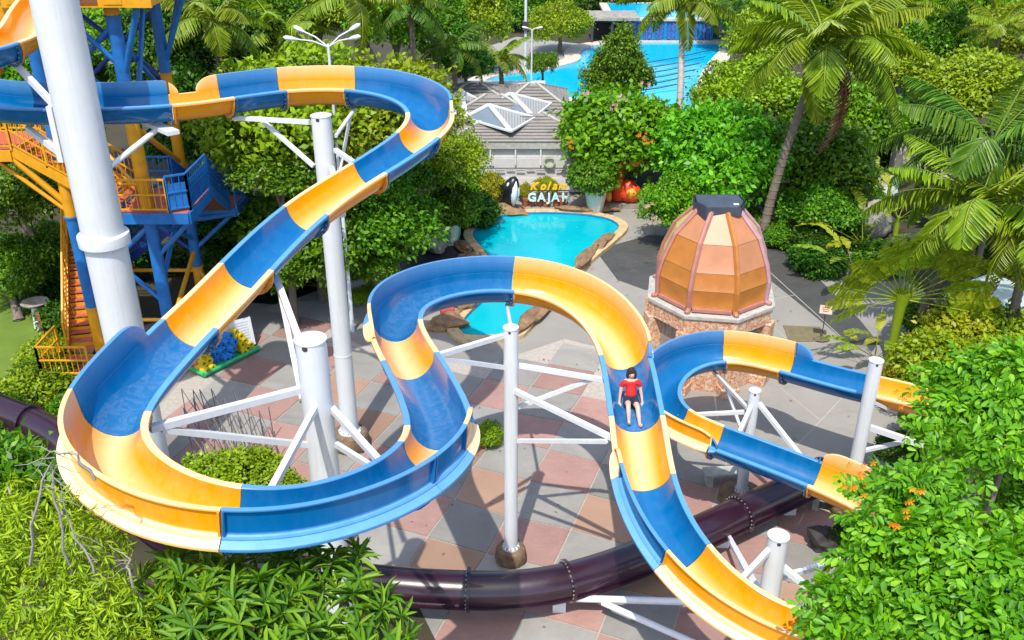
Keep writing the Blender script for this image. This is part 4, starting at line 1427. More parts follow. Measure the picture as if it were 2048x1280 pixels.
MB().blob(oc + Vector((0, .1, .06)), (.34, .2, .1), 8, .2, 2).build('tail', MAT['orca_black'], orca, 180)

# ------------------------------------------------------------------ pots
plain('terracotta', (.36, .10, .04), .8, .2, 5.0)
plain('pot_white', (.62, .63, .58), .6, .1, 3.0, bump=.15)
plain('pot_green', (.10, .36, .22), .6, .15, 3.0)


def pot(name, c, r0, r1, h, mat, label, group=None, motif=False):
    e = empty(name, c, 0, label, 'pot', group)
    MB().lathe(c, [(r0, 0), (r0 * .4 + r1 * .6, h * .55), (r1, h * .93), (r1 * 1.06, h * .93), (r1 * 1.08, h), (r1 * .92, h), (r1 * .88, h * .9)], 24).build('body', mat, e, 40)
    MB().lathe(c + Vector((0, 0, h * .86)), [(r1 * .88, 0), (r1 * .3, .03)], 18).build('earth', MAT['soil'], e)
    if motif:
        for a0, flip in ((-1.9, 1), (-1.25, -1), (-.5, 1), (-2.6, -1)):
            mb = MB(); pts = []
            for k in range(9):
                u = k / 8
                z = h * (.08 + .8 * u); r = r0 + (r1 - r0) * (z / h) ** .8 + .012
                an = a0 + flip * .5 * math.sin(u * 2.6)
                pts.append(Vector((c.x + r * math.cos(an), c.y + r * math.sin(an), c.z + z)))
            mb.tube(pts, [.015 + .05 * math.sin(math.pi * k / 8) for k in range(9)], 6)
            mb.build('leaf_motif', MAT['pot_green'], e)
    return e


pot('planter', P(899, 486), .34, .50, 1.0, MAT['pot_white'], 'big white planter with painted green leaf swirls left of the pool', None, True)
pot('planter', P(1190, 425), .34, .52, 1.1, MAT['pot_white'], 'tall plain white planter right of the letter sign', None)
for k, (x, y) in enumerate(((1050, 412), (1063, 412), (1079, 412), (1092, 413), (1113, 412), (1124, 412), (996, 409), (1005, 410))):
    pot('flower_pot', P(x, y), .13, .19, .34, MAT['terracotta'], 'small terracotta flower pot standing behind the pool rim', 'terracotta pots along the sign')

# ------------------------------------------------------------------ blue waterfall wall, huts at the lagoon
fw = empty('waterfall_wall', P(1340, 88), 0, 'blue tiled waterfall wall holding an upper pool beyond the big lagoon', 'waterfall')
Yw = 84.5
xa, xb = PY(1258, 60, Yw).x, PY(1428, 60, Yw).x
MB().box(((xa + xb) / 2, Yw + 1, .9), (xb - xa, 1.6, 1.78)).build('wall', MAT['fall_tile'], fw)
r = random.Random(3)
for k in range(22):
    x = xa + .15 + (xb - xa - .3) * k / 21
    MB().box((x, Yw + .17, .9 + r.uniform(-.1, .1)), ((xb - xa) / 30, .1, 1.5 + r.uniform(-.2, .15))).build('tile_strip', MAT['fall_tile'] if k % 3 else MAT['pool_tile'], fw)
MB().box(((xa + xb) / 2 - .3, Yw + 4.5, 1.9), (xb - xa + 3.2, 9, .2)).build('rim', MAT['pale_beach'], fw)
MB().box(((xa + xb) / 2 - .3, Yw + 4.5, 1.97), (xb - xa + 1.8, 7.6, .12)).build('upper_pool', MAT['lagoon_water'], fw)
dk = empty('dark_shelter', PY(1225, 90, 84), 0, 'dark open shelter with a flat roof left of the blue waterfall wall', 'shelter')
xs = PY(1228, 60, 84).x
MB().box((xs, 85.5, 2.1), (4.2, 4, .22)).build('roof', MAT['rock_grey'], dk)
MB().box((xs + .3, 87, 1.0), (3.6, .3, 2.0)).build('back_wall', MAT['rock_black'], dk)
for q in (-1.9, -.2, 1.5): MB().box((xs + q, 83.8, 1.0), (.2, .2, 2.0)).build('pillar', MAT['dark_iron'], dk)
hut = empty('pool_hut', PY(1440, 80, 86), 0, 'small grey hut with a tan flat roof right of the blue waterfall wall', 'hut')
xs = PY(1440, 60, 86).x
MB().box((xs, 87, 1.05), (2.3, 2.6, 2.1)).build('wall', MAT['panel_blue'], hut)
MB().box((xs, 86.9, 2.25), (2.9, 3.2, .3)).build('roof', MAT['pale_beach'], hut)
MB().box((xs - .2, 85.66, 1.2), (.8, .06, 1.2)).build('window', MAT['white_wall'], hut)
MB().box((xs - .9, 85.66, 1.05), (.18, .1, 2.1)).build('pillar', MAT['white_wall'], hut)
plain('far_roof', (.40, .20, .15), .8, .2)
kio = empty('far_kiosk', PY(1485, 80, 80), 0, 'low red roofed stall right of the lagoon beyond the bushes', 'stall')
MB().box((PY(1485, 80, 80).x, 80, .7), (2.2, 1.6, 1.4)).build('wall', MAT['rock_grey'], kio)
hip('roof', PY(1485, 80, 80).x, 80, 1.5, 1.2, 1.42, .4, MAT['far_roof'], kio, .5)
st = empty('white_statue', PY(1550, 78, 78), 0, 'slim white statue between the bushes behind the leaning palm', 'statue')
q = PY(1550, 78, 78); q.z = 0
MB().tube([q + Vector((0, 0, z)) for z in (0, .5, 1.2, 1.7, 1.95, 2.1, 2.4, 2.55)], [.35, .3, .34, .36, .2, .13, .2, .05], 12).build('figure', MAT['orca_white'], st, 180)
for k in range(6):
    a, b = P(1278 - k * 3, 128 + k * 11, .25), P(1420 - k * 10, 100 + k * 13, .25)
    o = MB().tube([a, a.lerp(b, .5) - Vector((0, 0, .08)), b], .04, 6).build('pool_cable', MAT['dark_iron'])
    tag(o, 'thin dark cable across the big turquoise lagoon, ' + ['nearest the blue waterfall wall', 'second from the waterfall wall', 'third from the waterfall wall', 'third from the near shore', 'second from the near shore', 'nearest the near shore'][k], 'cable', 'cables across the lagoon')

# ------------------------------------------------------------------ lamps
def lamp(loc_px, top_px, Y, label, arms):
    b = PY(*loc_px, Y); tp_ = PY(*top_px, Y)
    e = empty('street_lamp', (tp_.x, Y, 0), 0, label, 'street lamp')
    MB().tube([(tp_.x, Y, 0), (tp_.x, Y, tp_.z)], [.08, .045], 10).build('pole', WS, e, 60)
    for ax, ay, az in arms:
        en = tp_ + Vector((ax, ay, az))
        o = MB().tube([tp_ - Vector((0, 0, .1)), tp_.lerp(en, .5) + Vector((0, 0, .02)), en], .024, 8).build('arm', WS, e, 60)
        d = Vector((ax, ay, az)).normalized()
        MB().tube([en - d * .05, en + d * .15, en + d * .32, en + d * .40], [.03, .075, .07, .02], 10).build('lamp_head', WP, o, 60)


lamp((657, 130), (656, 88), 30.5, 'white street lamp with four arms rising out of the bright round tree', [(-.85, .5, .30), (-.9, -.4, .22), (.65, .5, .34), (.78, -.4, .24)])
lamp((1062, 170), (1064, 58), 62.0, 'slim white street lamp with two short arms in front of the lagoon', [(-.25, 0, .05), (.3, 0, .05)])
e = empty('mast', PY(1051, 105, 66), 0, 'tall thin pale mast with a dark box beside the lagoon', 'mast')
q = PY(1051, 100, 66)
MB().tube([(q.x, 66, 0), (q.x, 66, 9.5)], .09, 8).build('pole', WS, e, 60)
MB().box((q.x, 66, 4.6), (.4, .4, .6)).build('box', MAT['dark_iron'], e)

# ------------------------------------------------------------------ notice board, float tray, stands, benches, rods
nb = P(462, 706)
board = empty('notice_board', nb, 0, 'white notice board leaning behind the green tray of floats', 'notice board')
R = Matrix.Rotation(math.radians(34), 3, 'Z') @ Matrix.Rotation(math.radians(-14), 3, 'X')
ctr = nb + Vector((0, .05, .62))
MB().box(ctr, (1.7, .04, 1.0), rot=R).build('panel', MAT['white_paint'], board)
plain('print_grey', (.36, .40, .46), .6, .1); plain('print_dark', (.10, .05, .09), .6, .5, 22.0); plain('print_red', (.5, .06, .06), .6, .3, 20.0)
for k in range(7): MB().box(ctr + R @ Vector((.52, -.024, .36 - k * .095)), (.42 - .04 * (k % 3), .004, .028), rot=R).build('print_line', MAT['print_grey'], board)
for k in range(6): MB().box(ctr + R @ Vector((-.42, -.024, .3 - k * .1)), (.6 - .05 * (k % 2), .004, .03), rot=R).build('print_line', MAT['print_grey'], board)
MB().box(ctr + R @ Vector((.12, -.024, -.02)), (.3, .004, .34), rot=R).build('print_picture', MAT['print_dark'], board)
MB().box(ctr + R @ Vector((.10, -.028, .02)), (.14, .004, .12), rot=R).build('print_picture', MAT['print_red'], board)
for q in (-.6, .6): MB().beam(ctr + R @ Vector((q, .06, .3)), ctr + R @ Vector((q, .5, -.62)), .04, .04).build('leg', MAT['grey_rod'], board)

plain('tray_green', (.03, .38, .13), .5, .15, 4.0)
plain('foam_yellow', (.60, .46, .01), .6, .12, 5.0)
plain('foam_blue', (.02, .20, .55), .55, .15, 5.0)
A_, B_t = P(410, 758), P(520, 703)
d = (B_t - A_).normalized(); s = Vector((-d.y, d.x, 0)); L = (B_t - A_).length
tray = empty('float_tray', A_.lerp(B_t, .5), 0, 'long green tray rack on the slabs holding yellow and blue foam floats', 'tray')
Rt = Matrix((d, s, Vector((0, 0, 1)))).transposed()
MB().box(A_.lerp(B_t, .5) + s * .35 + Vector((0, 0, .09)), (L, .7, .06), rot=Rt).build('base', MAT['tray_green'], tray)
MB().tube([A_ + Vector((0, 0, .17)), B_t + Vector((0, 0, .17))], .07, 10).build('front_bar', MAT['tray_green'], tray, 60)
MB().tube([A_ + Vector((0, 0, .17)), A_ + s * .7 + Vector((0, 0, .17))], .07, 10).build('end_bar', MAT['tray_green'], tray, 60)
for u in (.03, .97): MB().box(A_.lerp(B_t, u) + s * .35 + Vector((0, 0, .045)), (.08, .6, .07), rot=Rt).build('foot', MAT['tray_green'], tray)


def foam_mesh(mat):
    mb = MB(); n = 6; Rr, ri = .13, .06; vs = []; fs = []
    for x in (-.13, .13):
        for rr in (Rr, ri):
            for k in range(n): vs.append((x, rr * math.cos(math.pi * (k + .5) / 3), rr * math.sin(math.pi * (k + .5) / 3)))
    for k in range(n):
        j = (k + 1) % n
        fs += [(k, j, 12 + j, 12 + k), (6 + k, 18 + k, 18 + j, 6 + j), (k, 6 + k, 6 + j, j), (12 + k, 12 + j, 18 + j, 18 + k)]
    mb.add(vs, fs)
    me = mb.mesh('foam_float'); me.materials.append(mat)
    return me


fy, fb = foam_mesh(MAT['foam_yellow']), foam_mesh(MAT['foam_blue'])
spots = [(.06, .12, 0, 0), (.06, .35, 0, 0), (.09, .3, 1, 0), (.10, .42, 2, 0), (.11, .5, 3, 0), (.17, .12, 0, 0), (.18, .35, 0, 0), (.19, .3, 1, 0), (.20, .45, 2, 0),
         (.30, .5, 0, 1), (.38, .45, 0, 1), (.30, .55, 1, 1), (.37, .5, 1, 1), (.45, .45, 1, 1), (.46, .2, 0, 1), (.53, .2, 0, 1), (.52, .48, 1, 1), (.58, .48, 2, 1), (.45, .58, 2, 1), (.60, .3, 1, 1), (.64, .5, 3, 1), (.60, .52, 0, 1), (.66, .35, 2, 1),
         (.76, .12, 0, 0), (.77, .36, 0, 0), (.77, .3, 1, 0), (.74, .5, 2, 0), (.76, .55, 3, 0), (.84, .5, 2, 0), (.88, .45, 1, 0), (.93, .35, 0, 0), (.86, .25, 0, 0)]
for k, (u, w, lv, cl) in enumerate(spots):
    o = bpy.data.objects.new('foam_float', (fy, fb)[cl])
    COL.objects.link(o)
    o.location = A_.lerp(B_t, u) + s * w + Vector((0, 0, .235 + lv * .2))
    o.rotation_euler = (0, 0, math.atan2(s.y, s.x) + rnd.uniform(-.35, .35))
    tag(o, ('yellow', 'blue')[cl] + ' hollow foam float stacked in the green tray on the slabs', 'float', ('yellow', 'blue')[cl] + ' foam floats in the tray')

stn = P(1642, 680)
e = empty('stand_sign', stn, 0, 'small framed tan sign on a thin black stand on the grey pavement', 'sign')
MB().tube([stn, stn + Vector((0, 0, 1.15))], .018, 8).build('stem', MAT['dark_iron'], e)
mb = MB()
for k in range(12):
    a, b = 2 * math.pi * k / 12, 2 * math.pi * (k + 1) / 12
    mb.beam(stn + Vector((.28 * math.cos(a), .2 * math.sin(a), .02)), stn + Vector((.28 * math.cos(b), .2 * math.sin(b), .02)), .025, .025)
mb.beam(stn + Vector((-.28, 0, .02)), stn + Vector((.28, 0, .02)), .02, .02)
mb.build('foot', MAT['dark_iron'], e)
plain('sign_tan', (.48, .36, .24), .6, .15, 6.0)
Rs = Matrix.Rotation(math.radians(-18), 3, 'Z') @ Matrix.Rotation(math.radians(-35), 3, 'X')
MB().box(stn + Vector((0, 0, 1.2)), (.42, .03, .3), rot=Rs).build('panel', MAT['sign_tan'], e)
for k in range(3): MB().box(stn + Vector((0, 0, 1.2)) + Rs @ Vector((0, -.018, .07 - k * .065)), (.26 - .03 * k, .004, .03), rot=Rs).build('print_line', MAT['plank_brown'], e)
for q, w in (((0, 0, .16), (.46, .045, .025)), ((0, 0, -.16), (.46, .045, .025)), ((.22, 0, 0), (.025, .045, .3)), ((-.22, 0, 0), (.025, .045, .3))): MB().box(stn + Vector((0, 0, 1.2)) + Rs @ Vector(q), w, rot=Rs).build('frame', MAT['dark_iron'], e)

for (px_, py_, rz, lab, w) in ((1446, 968, .08, 'pale grey stone bench beside the plinth of the short white post', 1.15), (1672, 1024, -.35, 'grey stone bench half hidden by the lowest yellow slide section', 1.5)):
    c = P(px_, py_)
    e = empty('stone_bench', c, 0, lab, 'bench')
    Rb = Matrix.Rotation(rz, 3, 'Z')
    bevel(MB().box(c + Vector((0, 0, .42)), (w, .42, .1), rot=Rb).build('seat', MAT['stone_bench'], e), .02)
    for q in (-.36, .36): MB().box(c + Rb @ Vector((q * w, 0, .2)), (.16, .32, .34), rot=Rb).build('leg', MAT['stone_bench'], e)

# thin rods and wires inside the near bend
rods = empty('rod_fence', P(450, 900), 0, 'tangle of thin leaning rods and wires on the slabs inside the near bend', 'rod fence')
r = random.Random(21)
mb1, mb2 = MB(), MB()
for row in range(4):
    for k in range(9):
        b = P(372 + k * 22 + row * 9, 830 + row * 42 + k * 6)
        h = 1.0 + r.uniform(-.2, .5)
        tpv = b + Vector((r.uniform(-.1, .02), r.uniform(-.05, .12), h))
        (mb2 if r.random() < .2 else mb1).tube([b, tpv], .016, 5)
        if k < 8:
            e2_ = P(372 + (k + 2) * 22 + row * 9, 838 + row * 42 + (k + 2) * 12)
            mb1.tube([tpv, tpv.lerp(e2_, .5) + Vector((0, 0, .06)), e2_ + Vector((0, 0, .25))], .014, 5)
tag(mb1.build('wires', MAT['grey_rod'], rods), kind='stuff'); tag(mb2.build('rusty_rods', MAT['rust_rod'], rods), kind='stuff')
for k, (a, b) in enumerate((((540, 990), (573, 880)), ((395, 770), (420, 700)))):
    pass
# painted fish cut-out beside the tray
fs_ = P(395, 745)
e = empty('fish_figure', fs_, 0, 'painted grey and orange fish figure beside the green tray under the slide', 'figure')
plain('fish_grey', (.42, .44, .40), .6, .35, 5.0); plain('fish_orange', (.42, .13, .04), .6, .4, 6.0)
MB().blob(fs_ + Vector((0, 0, .72)), (.38, .14, .17), 5, .12, 2).build('body', MAT['fish_grey'], e, 120)
MB().tube([fs_ + Vector((.05, 0, .0)), fs_ + Vector((.02, 0, .65))], [.16, .1], 10).build('base', MAT['fish_orange'], e, 60)
MB().blob(fs_ + Vector((-.05, -.1, .82)), (.16, .06, .07), 6, .1, 2).build('stripe', MAT['pot_green'], e, 120)
# bits in the shade
tag(MB().add([P(841, 478), P(858, 480), P(858, 462, .1), P(850, 458, .5)], [(0, 1, 2, 3), (0, 3, 2, 1)]).build('board_piece', MAT['print_red']), 'small red board standing on the shaded asphalt left of the patterned planter', 'board')
tag(MB().box(P(895, 622, .12), (.5, .3, .2), .4).build('red_bag', MAT['print_red']), 'small red bag on the pavement under the middle slide bend', 'bag')
plain('bin_white', (.5, .52, .52), .5, .15)
wb = P(716, 530)
e = empty('white_board', wb, 0, 'white A-shaped board standing in the shade behind the flower bed', 'board')
MB().add([wb + Vector(q) for q in ((0, 0, 0), (0, .04, 0), (.05, 0, 1.15), (.05, .04, 1.15), (.42, -.1, 1.15), (.42, -.06, 1.15), (.75, -.3, .25), (.75, -.26, .25), (.05, 0, .75), (.05, .04, .75))],
         [(8, 6, 4, 2), (3, 5, 7, 9), (2, 4, 5, 3), (4, 6, 7, 5), (6, 8, 9, 7)]).build('panel', MAT['bin_white'], e)
MB().beam(wb, wb + Vector((.03, 0, .8)), .05, .05).build('leg', MAT['bin_white'], e)

# flower bed with white border walls beside the asphalt
bed = empty('flower_bed', P(730, 590), 0, 'raised flower bed with a white border and trough planters behind the second post', 'flower bed')
def wallrun(a, b, h, th=.14, nm='border_wall', m='white_paint', z0=0.0):
    A, B = P(*a), P(*b)
    MB().beam(Vector((A.x, A.y, z0 + h / 2)), Vector((B.x, B.y, z0 + h / 2)), th, h).build(nm, MAT[m], bed)
wallrun((668, 586), (775, 562), .34)
wallrun((700, 566), (762, 552), .3, .2, 'bench_slab', 'pot_white', .25)
wallrun((790, 562), (786, 528), .5, .3)
wallrun((645, 545), (668, 586), .3)
plain('trough_teal', (.02, .30, .30), .5, .1)
wallrun((697, 605), (720, 606), .16, .22, 'trough', 'trough_teal')
wallrun((722, 606), (750, 594), .16, .22, 'trough', 'terracotta')

# garden figure on the lawn
bbp = P(82, 655)
e = empty('bird_bath', bbp, 0, 'weathered stone bird bath on a white pedestal at the lawn edge', 'bird bath')
MB().tube([bbp, bbp + Vector((0, 0, .85))], [.22, .16], 14).build('pedestal', MAT['pot_white'], e, 60)
MB().lathe(bbp + Vector((0, 0, .85)), [(.15, 0), (.42, .12), (.48, .2), (.40, .2), (.1, .12)], 18).build('bowl', MAT['rock_grey'], e, 60)
MB().beam(P(92, 690), P(92, 690) + Vector((-.25, .4, 1.1)), .09, .09).build('prop', MAT['rust_rod'], e)

# thatched shelters and garden walls at the far right
for k, (px_, py_, Y, rr, h, lab) in enumerate(((2010, 300, 36, 2.0, 1.9, 'grey thatched umbrella hut behind the fan of the right-hand palm'), (1885, 320, 41, 1.5, 1.1, 'low weathered thatch roof left of the taller thatched hut'))):
    q = PY(px_, py_, Y)
    e = empty('thatched_hut', (q.x, Y, 0), 0, lab, 'hut')
    zb = max(1.6, q.z - h * .5)
    MB().lathe((q.x, Y, zb), [(rr, -.12), (rr * 1.03, 0), (rr * .6, h * .45), (rr * .28, h * .8), (.06, h)], 20).build('thatch_roof', MAT['thatch'], e, 40)
    MB().tube([(q.x, Y, 0), (q.x, Y, zb + .2)], .12, 8).build('pole', MAT['bark'], e)
plain('sandstone', (.46, .38, .30), .85, .2, 3.0, bump=.5)
e = empty('garden_wall', P(1800, 345), 0, 'broken tan stone wall blocks with a dark wheel at the edge of the far trees', 'wall')
for (px_, py_, w, h, d_) in ((1795, 345, .9, 1.5, .5), (1818, 338, .6, 1.9, .5), (1838, 330, .45, 2.3, .4), (1860, 342, 1.6, .35, .8), (1755, 372, 1.2, .6, .5)):
    q = P(px_, py_)
    bevel(MB().box((q.x, q.y, h / 2), (w, d_, h), .2).build('block', MAT['sandstone'], e), .04)
q = P(1782, 330)
mb = MB(); c_ = q + Vector((0, 0, 1.0))
for k in range(16):
    a, b = 2 * math.pi * k / 16, 2 * math.pi * (k + 1) / 16
    mb.beam(c_ + Vector((.9 * math.cos(a), .1, .9 * math.sin(a))), c_ + Vector((.9 * math.cos(b), .1, .9 * math.sin(b))), .08, .08)
    if k % 2: mb.beam(c_, c_ + Vector((.9 * math.cos(a), .1, .9 * math.sin(a))), .05, .05)
mb.build('wheel', MAT['grey_rod'], e)
for k, (px_, py_, w, h) in enumerate(((1700, 420, 1.6, .9), (1735, 470, 1.0, 1.5), (1655, 405, .8, 1.0))):
    q = P(px_, py_)
    o = MB().blob((q.x, q.y, h * .4), (w, w * .7, h * .75), 50 + k, .2, 3, .5).build('boulder', MAT['rock_grey' if k else 'rock_brown'], smooth=60)
    tag(o, ['brown boulder at the edge of the far wading pool', 'tall grey boulder behind the fan palm leaves', 'pale grey boulder under the leaning palm'][k], 'boulder')
q = P(1243, 414)
plain('figure_red', (.70, .05, .01), .45, .25, 4.0); plain('figure_orange', (.85, .30, .03), .45, .2, 4.0)
e = empty('fish_sculpture', q, 0, 'big bright red and orange sculpture half hidden in the flowering tree beside the pool', 'sculpture')
MB().blob(q + Vector((.35, 0, .75)), (.55, .4, .55), 7, .12, 3).build('body', MAT['figure_red'], e, 120)
MB().blob(q + Vector((.4, -.3, .8)), (.25, .16, .3), 8, .2, 2).build('patch', MAT['figure_orange'], e, 120)
MB().blob(q + Vector((-.75, 0, .7)), (.25, .3, .55), 9, .12, 3).build('fin', MAT['figure_red'], e, 120)
MB().blob(q + Vector((-.65, -.25, .6)), (.14, .1, .3), 10, .2, 2).build('patch', MAT['figure_orange'], e, 120)
MB().tube([q + Vector((-.2, 0, .4)), q + Vector((-.25, 0, 1.5)), q + Vector((-.1, 0, 2.3))], [.3, .26, .12], 10).build('neck', MAT['figure_red'], e, 120)
MB().blob(q + Vector((.6, 0, 2.3)), (.4, .25, .25), 11, .2, 2).build('crest', MAT['figure_orange'], e, 120)
MB().blob(q + Vector((-.1, 0, 2.5)), (.25, .2, .22), 12, .2, 2).build('crest', MAT['figure_orange'], e, 120)
MB().box(q + Vector((0, .1, .12)), (2.2, .8, .24)).build('base', MAT['rock_grey'], e)

# ------------------------------------------------------------------ the rider
plain('skin', (.60, .36, .26), .5, .06, 8.0)
plain('shirt_red', (.62, .012, .010), .75, .12, 14.0, bump=.2)
plain('shorts_navy', (.018, .020, .045), .8, .2, 14.0, bump=.2)
plain('hair_black', (.020, .013, .011), .75, .4, 30.0, bump=.6)
plain('lips', (.45, .06, .07), .5, .05)
plain('eye_dark', (.01, .01, .012), .25, .05)
sr = sp.find(1262, 776, 16, start=sQ - .5)
p_, t_, r_, u_ = sp.at(sr)
RO = p_ - u_ * (BD - .02)
RM = Matrix((t_, r_, Vector((0, 0, 1)))).transposed()


def rb(f, l, z): return RO + RM @ (Vector((f, l, z)) * .94)


def skin_body(name, joints, edges, mat, parent, levels=2, root=0):
    me = bpy.data.meshes.new(name)
    me.from_pydata([rb(*j[0]) for j in joints], edges, [])
    o = bpy.data.objects.new(name, me); COL.objects.link(o)
    md = o.modifiers.new('skin', 'SKIN'); md.use_smooth_shade = True
    ly = me.skin_vertices[0] if me.skin_vertices else None
    for k, j in enumerate(joints):
        rr = j[1] if isinstance(j[1], tuple) else (j[1], j[1])
        ly.data[k].radius = rr
        ly.data[k].use_root = (k == root)
    sb_ = o.modifiers.new('sub', 'SUBSURF'); sb_.levels = levels; sb_.render_levels = levels
    dg = bpy.context.evaluated_depsgraph_get()
    m2 = bpy.data.meshes.new_from_object(o.evaluated_get(dg))
    m2.name = name
    bpy.data.objects.remove(o); bpy.data.meshes.remove(me)
    m2.polygons.foreach_set('use_smooth', [True] * len(m2.polygons))
    m2.materials.clear()
    return link(name, m2, mat, parent)


person = empty('person', RO, 0, 'dark haired person in a red T-shirt and dark shorts sliding feet first', 'person')
J = [((-.02, 0, .12), (.13, .115)), ((-.07, 0, .28), (.115, .10)), ((-.12, 0, .44), (.13, .10)), ((-.14, 0, .53), (.085, .075)), ((-.14, 0, .585), (.045, .045)), ((-.125, 0, .66), (.07, .08)), ((-.115, 0, .735), (.078, .088)), ((-.12, 0, .80), (.06, .065)),
     ((.0, .085, .11), .088), ((.21, .10, .21), .078), ((.38, .115, .30), .056), ((.50, .115, .19), .054), ((.60, .11, .06), .034), ((.65, .115, .04), .036), ((.72, .12, .10), .03), ((.74, .125, .16), .022),
     ((.0, -.085, .11), .088), ((.23, -.09, .19), .078), ((.41, -.10, .26), .056), ((.55, -.11, .16), .054), ((.68, -.125, .05), .034), ((.73, -.13, .035), .036), ((.79, -.14, .09), .03), ((.80, -.15, .15), .022),
     ((-.13, .155, .50), .058), ((-.115, .215, .36), .044), ((-.06, .245, .22), .036), ((.02, .265, .10), .026), ((.06, .27, .06), .030), 
     ((-.13, -.155, .50), .058), ((-.115, -.215, .36), .044), ((-.06, -.245, .22), .036), ((.02, -.265, .10), .026), ((.06, -.27, .06), .030), ((-.04, 0, .70), .016)]
E_ = [(0, 1), (1, 2), (2, 3), (3, 4), (4, 5), (5, 6), (6, 7), (0, 8), (8, 9), (9, 10), (10, 11), (11, 12), (12, 13), (13, 14), (14, 15), (0, 16), (16, 17), (17, 18), (18, 19), (19, 20), (20, 21), (21, 22), (22, 23),
      (3, 24), (24, 25), (25, 26), (26, 27), (27, 28), (3, 29), (29, 30), (30, 31), (31, 32), (32, 33), (6, 34)]
base_n = len(J)
for sd, hand in ((1, 28), (-1, 33)):          # four fingers and a thumb curled on the slide
    hx, hy, hz = J[hand][0]
    for k, (ln, dy) in enumerate(((.05, -.024), (.06, -.008), (.055, .008), (.045, .022))):
        a = len(J)
        J.append(((hx + .025, hy + sd * dy, hz - .005), .010)); J.append(((hx + .025 + ln * .6, hy + sd * dy * 1.25, hz - .012), .009)); J.append(((hx + .02 + ln, hy + sd * dy * 1.4, hz - .035), .008))
        E_ += [(hand, a), (a, a + 1), (a + 1, a + 2)]
    a = len(J)
    J.append(((hx + .0, hy - sd * .035, hz + .0), .011)); J.append(((hx + .03, hy - sd * .05, hz - .012), .009))
    E_ += [(hand, a), (a, a + 1)]
skin_body('body', J, E_, MAT['skin'], person, 2)
S = [((-.025, 0, .16), (.154, .138)), ((-.07, 0, .28), (.132, .115)), ((-.12, 0, .43), (.15, .118)), ((-.14, 0, .535), (.098, .088)), ((-.13, .145, .515), .082), ((-.122, .19, .43), .066), ((-.117, .212, .37), .062),
     ((-.13, -.145, .515), .082), ((-.122, -.19, .43), .07), ((-.117, -.212, .37), .062)]
skin_body('shirt', S, [(0, 1), (1, 2), (2, 3), (3, 4), (4, 5), (5, 6), (3, 7), (7, 8), (8, 9)], MAT['shirt_red'], person, 2)
S = [((-.05, 0, .22), (.138, .122)), ((-.02, 0, .12), (.15, .132)), ((.03, .085, .115), .112), ((.18, .098, .195), .102), ((.27, .105, .24), .094), ((.03, -.085, .115), .112), ((.19, -.09, .175), .102), ((.29, -.094, .21), .094)]
skin_body('shorts', S, [(0, 1), (1, 2), (2, 3), (3, 4), (1, 5), (5, 6), (6, 7)], MAT['shorts_navy'], person, 2)
mb = MB()
mb.blob(rb(-.148, 0, .768), (.088, .096, .088), 2, .05, 3)
for q in range(9):
    an = math.radians(70 + 220 * q / 8)
    mb.blob(rb(-.14 + .075 * math.cos(an), .09 * math.sin(an), .69 - .02 * (q % 2)), (.034, .03, .085 + .012 * (q % 3)), 3 + q, .12, 2)
for q in (-1, 0, 1): mb.blob(rb(-.062, q * .04, .785), (.022, .03, .022), 9 + q, .1, 2)
mb.build('hair', MAT['hair_black'], person, 180)
for sd in (-1, 1):
    MB().blob(rb(-.042, sd * .032, .728), (.010, .016, .009), 1, 0, 1).build('eye', MAT['eye_dark'], person, 180)
    MB().blob(rb(-.13, sd * .085, .715), (.018, .012, .028), 1, 0, 1).build('ear', MAT['skin'], person, 180)
MB().blob(rb(-.042, 0, .668), (.010, .022, .008), 1, 0, 1).build('mouth', MAT['lips'], person, 180)
# ------------------------------------------------------------------ vegetation
def mesh_np(name, V, F, mat, smooth=False):
    """V (n,3) and F (m,k) arrays to a mesh"""
    me = bpy.data.meshes.new(name)
    n, (m, k) = len(V), F.shape
    me.vertices.add(n); me.vertices.foreach_set('co', np.ascontiguousarray(V, dtype=np.float32).ravel())
    me.loops.add(m * k); me.loops.foreach_set('vertex_index', np.ascontiguousarray(F, dtype=np.int32).ravel())
    me.polygons.add(m); me.polygons.foreach_set('loop_start', np.arange(0, m * k, k, dtype=np.int32))
    if smooth: me.polygons.foreach_set('use_smooth', np.ones(m, dtype=bool))
    me.update(calc_edges=True)
    me.validate()
    if mat is not None: me.materials.append(mat)
    return me


def unit(a): return a / np.maximum(np.linalg.norm(a, axis=-1, keepdims=True), 1e-9)


